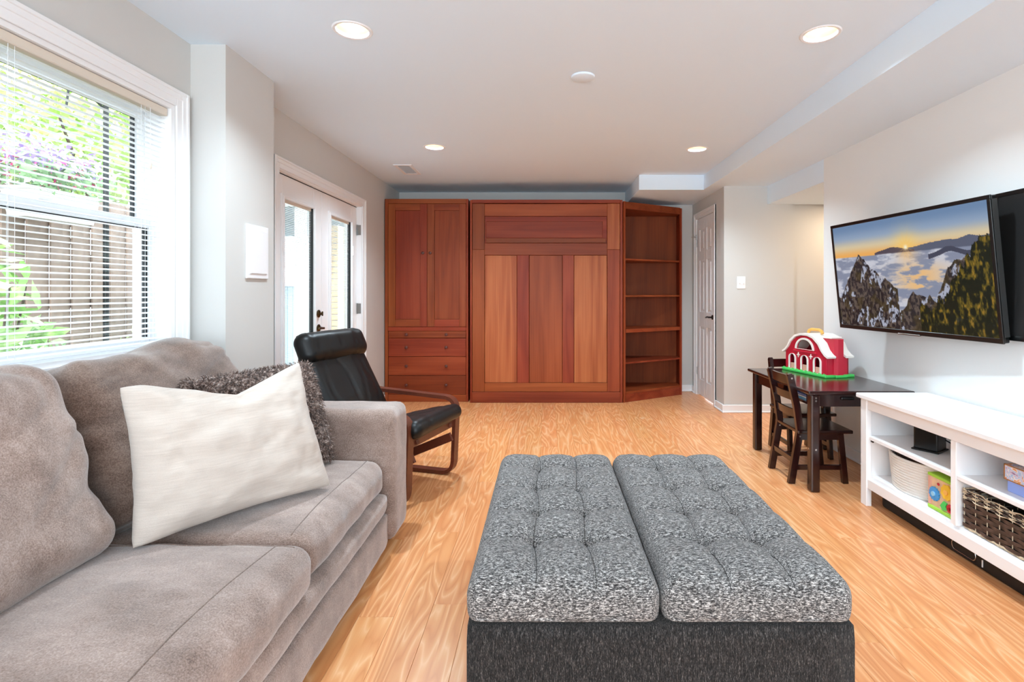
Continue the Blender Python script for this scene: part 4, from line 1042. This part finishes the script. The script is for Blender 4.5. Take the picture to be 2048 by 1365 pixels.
# soundbar on the floor
sbm = rbox((1.925, 2.21, .050), (.068, .70, .048), .016, (10, 60, 10))
sbt = thing('sound_bar', 'long rounded black speaker bar on the floor under the white bench', 'speaker', (1.925, 2.21, 0))
part('body', sbm, 'blackm', sbt, smooth=True)
x_ = 1.8555
ov = []
for k in range(40):
    a = 2*PI*k/40; cy_ = .048*(1 if math.cos(a) >= 0 else -1); ov.append(Vector((x_-.0005, 2.333+cy_+.018*math.cos(a), .046+.022*math.sin(a))))
part('badge_ring', sweep(BM(), ov, circ(.0018, 5), up=Vector((1, 0, 0)), closed=True), 'chrome', sbt)
part('white_mark', box(x_-.002, x_+.004, 2.230, 2.234, .020, .050), 'white', sbt)  # plain white mark on the face of the bar
# rope basket and its contents
RBK = thing('rope_basket', 'oval white coiled rope basket on the lower shelf of the bench', 'basket', (1.97, 2.68, .169))
b = BM(); nz = 13
for k in range(nz):
    z = .169+.007+k*.0135; g_ = 1+.10*(k/(nz-1)); ring = [Vector((1.962+.136*g_*math.cos(2*PI*i/48), 2.690+.182*g_*math.sin(2*PI*i/48), z)) for i in range(48)]
    sweep(b, ring, circ(.0078, 6), closed=True)
part('coil_wall', b, 'rope', RBK, smooth=True)
part('basket_bottom', lathe(BM(), [(.12, .170), (.122, .180)], (1.962, 2.690, 0), 40, sy=1.38), 'rope', RBK)
b = rbox((1.965, 2.68, .268), (.112, .155, .075), .06, (16, 20, 8), lambda p, nn, q: p+nn*fbm(p*14, 4)*.022)
solo('folded_blanket', b, 'brownstuff', 'crumpled dark brown cloth inside the white rope basket', 'cloth', smooth=True)
# wooden toy cube with flowers
tc_ = thing('activity_cube', 'wooden toy cube with flower gears and green edges beside the rope basket', 'toy', (1.885, 2.43, .169))
cx0, cx1, cy0, cy1, cz0, cz1 = 1.822, 1.95, 2.345, 2.505, .1695, .335
part('box_body', box(cx0+.004, cx1, cy0+.004, cy1-.004, cz0+.010, cz1-.008, .002), 'pine', tc_)
part('bottom_edge', box(cx0-.003, cx1, cy0, cy1, cz0, cz0+.016, .003), 'lime', tc_); part('top_edge', box(cx0-.003, cx1, cy0, cy1, cz1-.014, cz1, .003), 'lime', tc_)
part('corner_post', box(cx0-.001, cx0+.016, cy1-.020, cy1-.002, cz0+.016, cz1-.014, .002), 'peach', tc_)
def flower(name, y, z, r, n, m1, m2):
    pts = []
    for k in range(n*4):
        a = 2*PI*k/(n*4); q = r*(1-.14*(1+math.cos(a*n))/2); pts.append((y+q*math.cos(a), z+q*math.sin(a)))
    f = part(name, plate(pts, [], -.007, lambda u, v, d_: (cx0+.003+d_, u, v)), m1, tc_)
    part('hub', cyl((cx0-.004, y, z), (cx0-.010, y, z), r*.32, n=12), m2, f)
flower('flower_gear', 2.462, .245, .033, 14, 'blue', 'paleblue'); flower('flower_gear', 2.385, .278, .036, 9, 'yellow', 'orange'); flower('flower_gear', 2.365, .212, .020, 8, 'red', 'redd')
part('leaf', plate([(2.425, .205), (2.405, .232), (2.385, .228), (2.392, .212), (2.385, .196), (2.41, .19)], [], -.006, lambda u, v, d_: (cx0+.003+d_, u, v)), 'green', tc_)
part('ladybird', lathe(BM(), [(.001, -.006), (.006, -.003), (.007, 0)], (cx0+.002, 2.44, .297), 12, 'x'), 'red', tc_)
# router
ro = thing('router', 'black upright wireless router on the upper shelf of the bench', 'router', (1.95, 2.66, .393), .6)
part('body', box(-.062, .052, -.050, .055, .006, .190, .006, 2), 'black', ro, local=True); part('foot', box(-.070, .060, -.058, .063, 0, .008, .003), 'black', ro, local=True)
for i, (z, dz) in enumerate(((.50, .0), (.478, .02), (.455, .01))):
    pts = [(1.985, 2.61, z), (1.995, 2.55, z-.006-dz), (2.01, 2.48, z-.01), (2.04, 2.40, z-.02+dz), (2.07, 2.335, z-.03)]
    solo('cable', sweep(BM(), pts, circ(.0028, 6)), 'black', 'thin black cable behind the router, %s of three' % ('top one', 'middle one', 'lowest')[i], 'cable', 'router cables', smooth='auto')
# patterned boxes
px = thing('keepsake_box', 'small periwinkle box with marbled gold edged lid on the upper shelf', 'box', (1.92, 2.00, .3925))
part('box_body', box(1.852, 1.992, 1.895, 2.108, .3925, .438, .002), 'peri', px)
part('lid', box(1.846, 1.998, 1.889, 2.114, .4385, .500, .002), 'swirl', px)
b = BM()
for z in (.4385, .4965):
    addbox(b, 1.8445, 1.8465, 1.888, 2.115, z, z+.004); addbox(b, 1.8445, 1.9995, 2.1135, 2.1155, z, z+.004); addbox(b, 1.8445, 1.9995, 1.8875, 1.8895, z, z+.004)
addbox(b, 1.8445, 1.847, 2.112, 2.1155, .4385, .5005); part('lid_edging', b, 'gold', px)
# wicker basket: woven strands around stakes
wk = thing('wicker_basket', 'dark brown woven wicker basket on the lower shelf at the right picture edge', 'basket', (1.96, 2.0, .169))
wx0, wx1, wy0, wy1 = 1.812, 2.10, 1.745, 2.272
per = []
def side(a, b_, n):
    for k in range(n): per.append((a[0]+(b_[0]-a[0])*k/n, a[1]+(b_[1]-a[1])*k/n))
side((wx0, wy1), (wx0, wy0), 36); side((wx0, wy0), (wx1, wy0), 20); side((wx1, wy0), (wx1, wy1), 36); side((wx1, wy1), (wx0, wy1), 20)
def outn(i):
    p0 = Vector(per[i-1]); p1 = Vector(per[(i+1) % len(per)]); d_ = (p1-p0).normalized(); return Vector((d_.y, -d_.x))
sgnn = 1 if outn(10).x < 0 else -1
nP = len(per); dark = BM(); pale = BM(); rows_ = 7
for r_ in range(rows_):
    z = .186+r_*.0165; pth = []
    for i in range(nP):
        o_ = outn(i)*sgnn*(.0045*math.cos(PI*(i/4+r_))); pth.append(Vector((per[i][0]+o_.x, per[i][1]+o_.y, z+.0012*math.sin(i*1.3+r_))))
    sweep(dark, pth, rect(.0016, .0072), closed=True)
for r_ in range(9):
    z = .300+r_*.0048; pth = []
    for i in range(nP):
        o_ = outn(i)*sgnn*(.0035*math.cos(PI*(i/2+r_))+.001); pth.append(Vector((per[i][0]+o_.x, per[i][1]+o_.y, z+.0030*math.sin(i*.9+r_*2))))
    sweep(pale if r_ % 2 == 0 else dark, pth, circ(.0027, 5), closed=True)
for i in range(0, nP, 4):
    o_ = outn(i)*sgnn
    addcyl(pale, (per[i][0]+o_.x*.001, per[i][1]+o_.y*.001, .172), (per[i][0]+o_.x*.001, per[i][1]+o_.y*.001, .345), .0018, n=5)
for r_ in range(2): sweep(pale, [Vector((p[0], p[1], .174+.004*r_+.002*math.sin(i*2+r_))) for i, p in enumerate(per)], circ(.0028, 5), closed=True)
part('woven_wall', dark, 'wicker', wk, smooth='auto', kind='stuff'); part('pale_strands', pale, 'wickerl', wk, smooth='auto', kind='stuff')
part('basket_bottom', box(wx0+.006, wx1-.006, wy0+.006, wy1-.006, .1695, .176), 'wicker', wk)
part('lining', box(wx0+.012, wx1-.012, wy0+.012, wy1-.012, .177, .255, .01), 'blackm', wk)

# ------------------------------------------------------------------ garden seen through the window and the doors
struct('ground_garden', box(-14, -1.95, -6, 16, -.2, -.02), 'ground', 'garden bed outside the window')
struct('ground_patio', box(-3.2, -1.94, 3.0, 12, -.02, -.001), 'patio', 'pale paving outside the glazed doors')
fe = thing('garden_fence', 'weathered brown board fence behind the garden bed', 'fence', (-4.1, 3.6, 0))
pm = box(-.009, .009, -.054, .054, 0, 2.02, .003); pme = bpy.data.meshes.new('picket'); pm.to_mesh(pme); pm.free(); pme.materials.append(M['fence'])
feM = rootmat(fe).inverted(); k = 0
y = 1.4
while y < 6.2:
    o = bpy.data.objects.new('picket', pme); COL.objects.link(o); o.parent = fe
    o.location = feM @ Vector((-4.05+(-.024 if k % 2 else 0), y, rnd(-.02, .02))); o.rotation_euler = (0, 0, rnd(-.04, .04)); y += .098; k += 1
for z in (.35, 1.1, 1.8): part('rail', box(-4.12, -4.085, 1.35, 6.25, z-.045, z+.045), 'fenced', fe)
for y in (1.5, 3.8, 6.1): part('post', box(-4.16, -4.07, y-.05, y+.05, -.02, 2.1), 'fenced', fe)
def leaves(cen, rad, n, size, sd, shell=.35):
    rg = np.random.RandomState(sd); d = rg.normal(size=(n, 3)); d /= np.linalg.norm(d, axis=1)[:, None]
    r = (shell+(1-shell)*rg.rand(n)**.6)[:, None]; lump = 1+.25*np.sin(d[:, :1]*5+sd)*np.cos(d[:, 1:2]*6)
    c = np.array(cen)+d*r*lump*np.array(rad); a = rg.normal(size=(n, 3)); a /= np.linalg.norm(a, axis=1)[:, None]
    b = np.cross(a, d+.01); b /= np.linalg.norm(b, axis=1)[:, None]; s = size*(.6+.8*rg.rand(n))[:, None]
    v = np.stack([c-a*s, c-b*s*.42+a*s*.1, c+a*s, c+b*s*.42+a*s*.1], 1).reshape(-1, 3); f = np.arange(n*4).reshape(-1, 4)
    me = bpy.data.meshes.new('foliage'); me.from_pydata(v.tolist(), [], f.tolist()); return me
def tree(label, x, y, h, r, n, mat, size, sd, name='garden_tree'):
    t = thing(name, label, 'tree', (x, y, 0)); b = BM()
    addcyl(b, (x, y, -.02), (x+.08, y-.05, h*.6), .075, .05, 10)
    part('trunk', b, 'bark', t, smooth='auto')
    for k in range(5):
        a = k*2.4+sd; p0 = (x+.06, y-.04, h*(.42+.04*k)); p1 = (x+.06+r*.8*math.cos(a), y-.04+r*.8*math.sin(a), h*(.75+.06*k))
        part('branch', cyl(p0, p1, .035, .012, 8), 'bark', t)
    part('foliage', leaves((x, y, h), (r, r, h*.32), n, size, sd), mat, t, kind='stuff')
tree('bright green tree behind the fence, left half of the window', -5.9, 3.9, 3.3, 1.2, 3400, 'leaf', .08, 3)
tree('bright green tree behind the fence, right half of the window', -5.9, 7.0, 3.2, 1.35, 3600, 'leaf', .08, 8)
tree('darker tree far behind the fence at the upper left of the window', -9.6, 6.6, 4.6, 1.9, 3600, 'leafd', .11, 12)
def shrub(label, x, y, h, r, n, mat, size, sd):
    t = thing('garden_shrub', label, 'shrub', (x, y, -.02))
    for k in range(7):
        a = k*2.4; part('stem', cyl((x+.02*math.cos(a), y+.02*math.sin(a), -.02), (x+r*.6*math.cos(a), y+r*.6*math.sin(a), h*.85), .010, .004, 6), 'bark', t)
    part('foliage', leaves((x, y, h*.60), (r, r, h*.42), n, size, sd, .3), mat, t, kind='stuff')
shrub('tall light green shrub close to the window on the left', -2.75, 2.50, 1.45, .33, 520, 'leafs', .060, 5)
shrub('low green shrub at the foot of the fence below the planter', -3.55, 4.75, .85, .32, 700, 'leafs', .045, 6)
shrub('low green shrub beside the iron post', -3.25, 3.28, .95, .34, 600, 'leafd', .05, 7)
shrub('small green shrub near the right window edge outside', -2.80, 3.85, .95, .2, 260, 'leafs', .05, 9)
pl = thing('flower_planter', 'white flower box with purple and pink blossoms hung on the fence', 'planter', (-3.78, 4.05, 1.78))
b = BM(); q = [(-.09, -.30), (.09, -.30), (.09, .30), (-.09, .30)]
lo = [b.verts.new((-3.80+a*.8, 4.05+c*.92, 1.74)) for a, c in q]; hi = [b.verts.new((-3.80+a*1.15, 4.05+c, 1.94)) for a, c in q]
b.faces.new(lo[::-1]); b.faces.new(hi)
for k in range(4): b.faces.new((lo[k], lo[(k+1) % 4], hi[(k+1) % 4], hi[k]))
part('box_body', b, 'white', pl); part('rim', box(-3.91, -3.69, 3.74, 4.36, 1.935, 1.958, .004), 'white', pl)
part('hanger', box(-4.035, -3.90, 4.03, 4.07, 1.84, 1.86), 'iron', pl)
part('greenery', leaves((-3.8, 4.05, 2.08), (.22, .52, .17), 600, .035, 21, .2), 'leafd', pl, kind='stuff')
part('purple_blossom', leaves((-3.80, 3.95, 2.22), (.28, .75, .15), 520, .030, 22, .2), 'purple', pl, kind='stuff')
part('pink_blossom', leaves((-3.80, 4.0, 2.10), (.24, .62, .15), 120, .028, 23, .3), 'pink', pl, kind='stuff')
po = thing('garden_post', 'slim black iron post standing in the garden bed', 'post', (-3.4, 4.057, -.02))
part('shaft', cyl((-3.4, 4.057, -.02), (-3.4, 4.057, 2.70), .020, .018, 12), 'iron', po); part('finial', lathe(BM(), [(.001, 2.78), (.02, 2.76), (.026, 2.735), (.014, 2.71), (.02, 2.70)][::-1], (-3.4, 4.057, 0), 12), 'iron', po, smooth='auto')
part('hook', sweep(BM(), bend([(-3.4, 4.057, 2.6), (-3.4, 3.75, 2.72), (-3.4, 3.72, 2.5)], .08), circ(.008, 6)), 'iron', po)
# outside the doors: a pale raised deck with rails, a grey panel and a brick pier
dk = thing('raised_deck', 'pale raised deck with balusters outside the glazed doors', 'deck', (-3.5, 7.6, 0))
part('platform', box(-4.6, -2.75, 5.9, 9.2, 2.30, 2.42), 'deckw', dk)
for y in (6.0, 7.6, 9.1): part('post', box(-2.85, -2.75, y-.05, y+.05, 0, 2.30), 'deckw', dk)
for k in range(26): part('joist', box(-4.55, -2.80, 5.92+k*.125, 5.96+k*.125, 2.16, 2.30), 'greypanel', dk)
sp = thing('panel_screen', 'pale grey panel screen standing outside the glazed doors', 'screen', (-2.9, 6.2, 0))  # low freestanding fence of grey boards
for k in range(10): part('panel_board', box(-3.02, -2.99, 5.70+k*.125, 5.82+k*.125, 0.001, 1.26, .004), 'greypanel', sp)
part('cap_rail', box(-3.05, -2.96, 5.68, 6.96, 1.26, 1.30, .004), 'deckw', sp)
bp = thing('brick_pier', 'tan brick pier outside the right hand glazed door', 'pier', (-2.93, 7.30, 0))
part('core', box(-3.02, -2.84, 7.16, 7.44, 0, 2.11), 'patio', bp)
bme = None
for r_ in range(26):
    for j in range(2):
        if bme is None:
            bb = box(0, .196, -.006, .070, 0, .068, .003); bme = bpy.data.meshes.new('brick'); bb.to_mesh(bme); bb.free(); bme.materials.append(M['brick'])
        o = bpy.data.objects.new('brick', bme); COL.objects.link(o); o.parent = bp; o.location = rootmat(bp).inverted() @ Vector((-3.028, 7.155+j*.145+(.06 if r_ % 2 else 0)*0, .002+r_*.081))
        if j == 1: o.location.y += .072
struct('wall_neighbour', box(-5.0, -4.85, 6.4, 13, 0, 2.9), 'deckw', 'white rendered garden wall beyond the doors')
